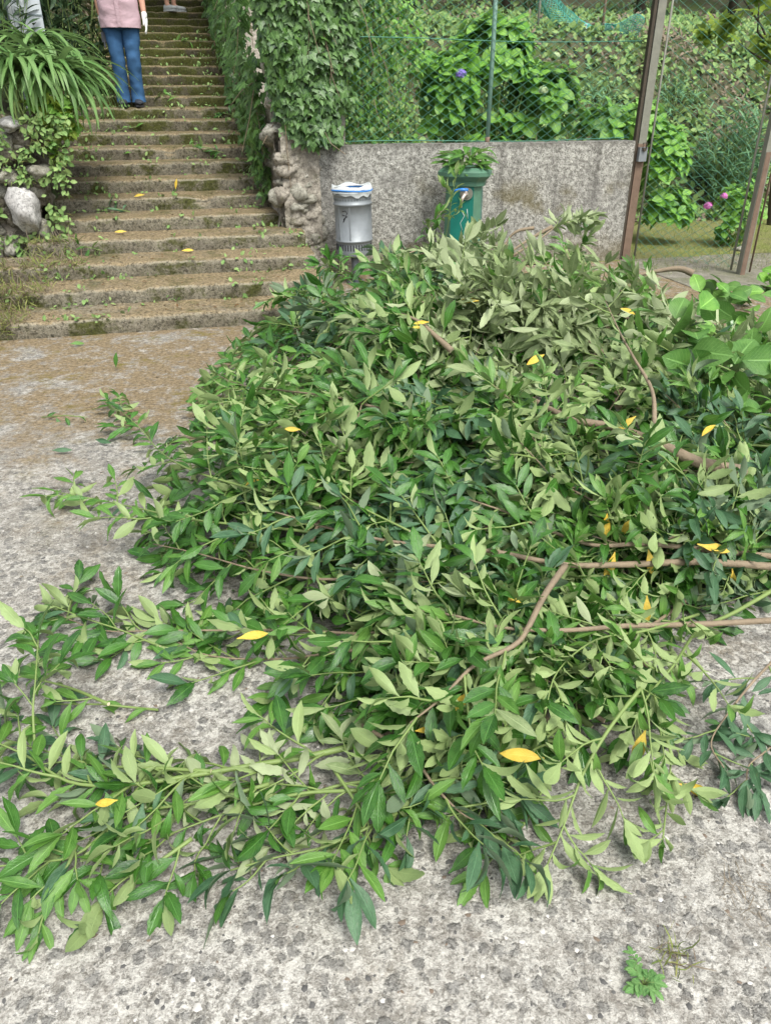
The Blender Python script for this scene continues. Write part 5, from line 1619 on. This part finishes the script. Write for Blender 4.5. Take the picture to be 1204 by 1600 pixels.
# litter: crumbs of dry leaf on steps and concrete
it = []
for i in range(4600):
    if R.random() < .6:
        u = R.uniform(-1.5, .8); v = V0 + 11 * R.random() ** 1.5
        k = math.floor((v - V0) / RUN) + 1
        if (v - V0) - (k - 1) * RUN < .06: continue
        p = S(u, v, k * RISE + .006)
    else:
        x, y = R.uniform(-3.4, .6), R.uniform(2.2, 6.2)
        if H(x, y) > .1 or toS((x, y))[1] > 5.98: continue
        p = vec(x, y, .006)
    it.append((R.choice(DED + DRY + LV['brown'][:1] if p.z > .05 else DRY + DED[:1]), orient(p, vec(R.gauss(0, 1), R.gauss(0, 1), .1), UP + rvec(.25), R.uniform(.012, .042) * (1 if p.z > .05 else .7))))
o = join('leaf_litter', it); tag(o, 'dry brown crumbs of leaf strewn over the steps and concrete', 'litter')
it = []
for i in range(900):
    k = R.randint(1, 20)
    u = R.choice((R.gauss(-1.0, .25), R.gauss(.75, .25), R.uniform(-1.1, .8)))
    p = S(u, V0 + (k - 1) * RUN + R.choice((.40, .02, .38)), k * RISE + .0)
    for j in range(3):
        it.append((R.choice(COV), orient(p + rvec(.02), rvec(.7) + vec(0, -.3, .5), vec(0, -.5, .8) + rvec(.4), R.uniform(.02, .055))))
o = join('step_weeds', it); tag(o, 'tiny weeds rooted in the joints of the steps', 'weeds')

# weed growing in a crack at the lower right, and dry grass tuft beside it
p = onz(1005, 1540, .005)
root = empty('crack_weed', p, 0, 'little green weed growing from a crack at the lower right of the concrete', 'weed')
items = []
LFT = [blade(L_weed_mat, .5, .5, .1, .01, .12, 8, 3, .08, .85, .7, 'weed_leaf_shape', i) for i in range(3)]
for i in range(10):
    mb = MB()
    a = 6.3 * i / 10 + R.uniform(-.5, .5)
    L = R.choice((.016, .022, .03, .04, .06)) * R.uniform(.85, 1.15)
    d = vec(math.cos(a), math.sin(a) * .9, 0)
    pts = [vec(0, 0, 0), d * L * .5 + vec(0, 0, .016), d * L + vec(0, 0, R.uniform(.008, .02))]
    mb.tube(pts, .0013, .0007, n=4)
    mb.build('stem', [M_green_stem], root)
    cr = crom(pts, 6)
    for j in range(2, 7):
        for sd in (-1, 1):
            side = vec(-d.y, d.x, 0) * sd
            items.append((R.choice(LFT), orient(p + cr[j], side + d * .6 + UP * R.uniform(0, .3), UP + rvec(.25), R.uniform(.012, .022))))
    items.append((LFT[0], orient(p + cr[6], d + UP * .1, UP + rvec(.2), R.uniform(.02, .032))))
foliage(root, items, 300)
p = onz(1052, 1495, .004)
root = empty('grass_tuft', p, 0, 'sparse half dry grass tuft just above the little weed', 'grass tuft')
items = [(R.choice(GRS + DRY), orient(p + vec(R.gauss(0, .02), R.gauss(0, .02), 0), rvec(.6) + UP * .35, rvec(), R.uniform(.03, .07))) for i in range(60)]
foliage(root, items, 60)
p = onz(1165, 1400, .004)
it = [(R.choice(DRY), orient(p + vec(R.gauss(0, .035), R.gauss(0, .05), 0), rvec(.6) + UP * .06, UP + rvec(.4), R.uniform(.02, .05))) for i in range(120)]
o = join('dry_grass', it); tag(o, 'flat withered grass in a worn patch at the right of the concrete', 'grass')

# green netting slung between stakes at the top
root = empty('garden_net', onv(930, 50, 12.9), 0, 'teal plastic netting slung between stakes on top of the bank', 'netting')
mb = MB()
A0, A1 = onv(838, -8, 12.9), onv(1000, 48, 12.9)
ctr = root.matrix_basis.translation
def netpt(a, b):
    p = A0.lerp(A1, a)
    sag = -.16 * math.sin(math.pi * a)
    return p + vec(.02 * math.sin(b * 9 + a * 20), -.10 * math.sin(b * 3.1 + a * 5) , sag + .36 * (b - .5) * (.6 + .5 * math.sin(a * 7 + 1)) + .03 * math.sin(a * 24 + b * 5)) - ctr
for i in range(46):
    mb.tube([netpt(i / 45, j / 7) for j in range(8)], .005, n=3, cap=False)
for j in range(18):
    mb.tube([netpt(i / 24, j / 17) for i in range(25)], .005, n=3, cap=False)
mb.build('net', [M_net], root)['kind'] = 'stuff'
for px, y1, m, r, lab in ((938, 62, M_rust, .022, 'rusty stake standing through the teal netting'), (912, 66, M_cab, .016, 'short pale stake below the teal netting'), (838, 60, M_postgrey, .02, 'grey stake at the left end of the teal netting')):
    p = onv(px, y1, 12.75); uq, vq = toS(p)
    zb = T(uq, vq)
    t = empty('garden_stake', vec(p.x, p.y, zb), 0, lab, 'stake')
    h = (p.z - zb) + (.9 if m is not M_cab else .22)
    mb = MB(); mb.tube([(0, 0, -.1), (.005, 0, h * .5), (0, 0, h)], r, r * .9, n=8); mb.tube([(0, 0, h), (0, 0, h + .02)], r * 1.15, n=8)
    mb.build('stake_body', [m], t)
print('branches', STATS, 'objects', len(bpy.data.objects))
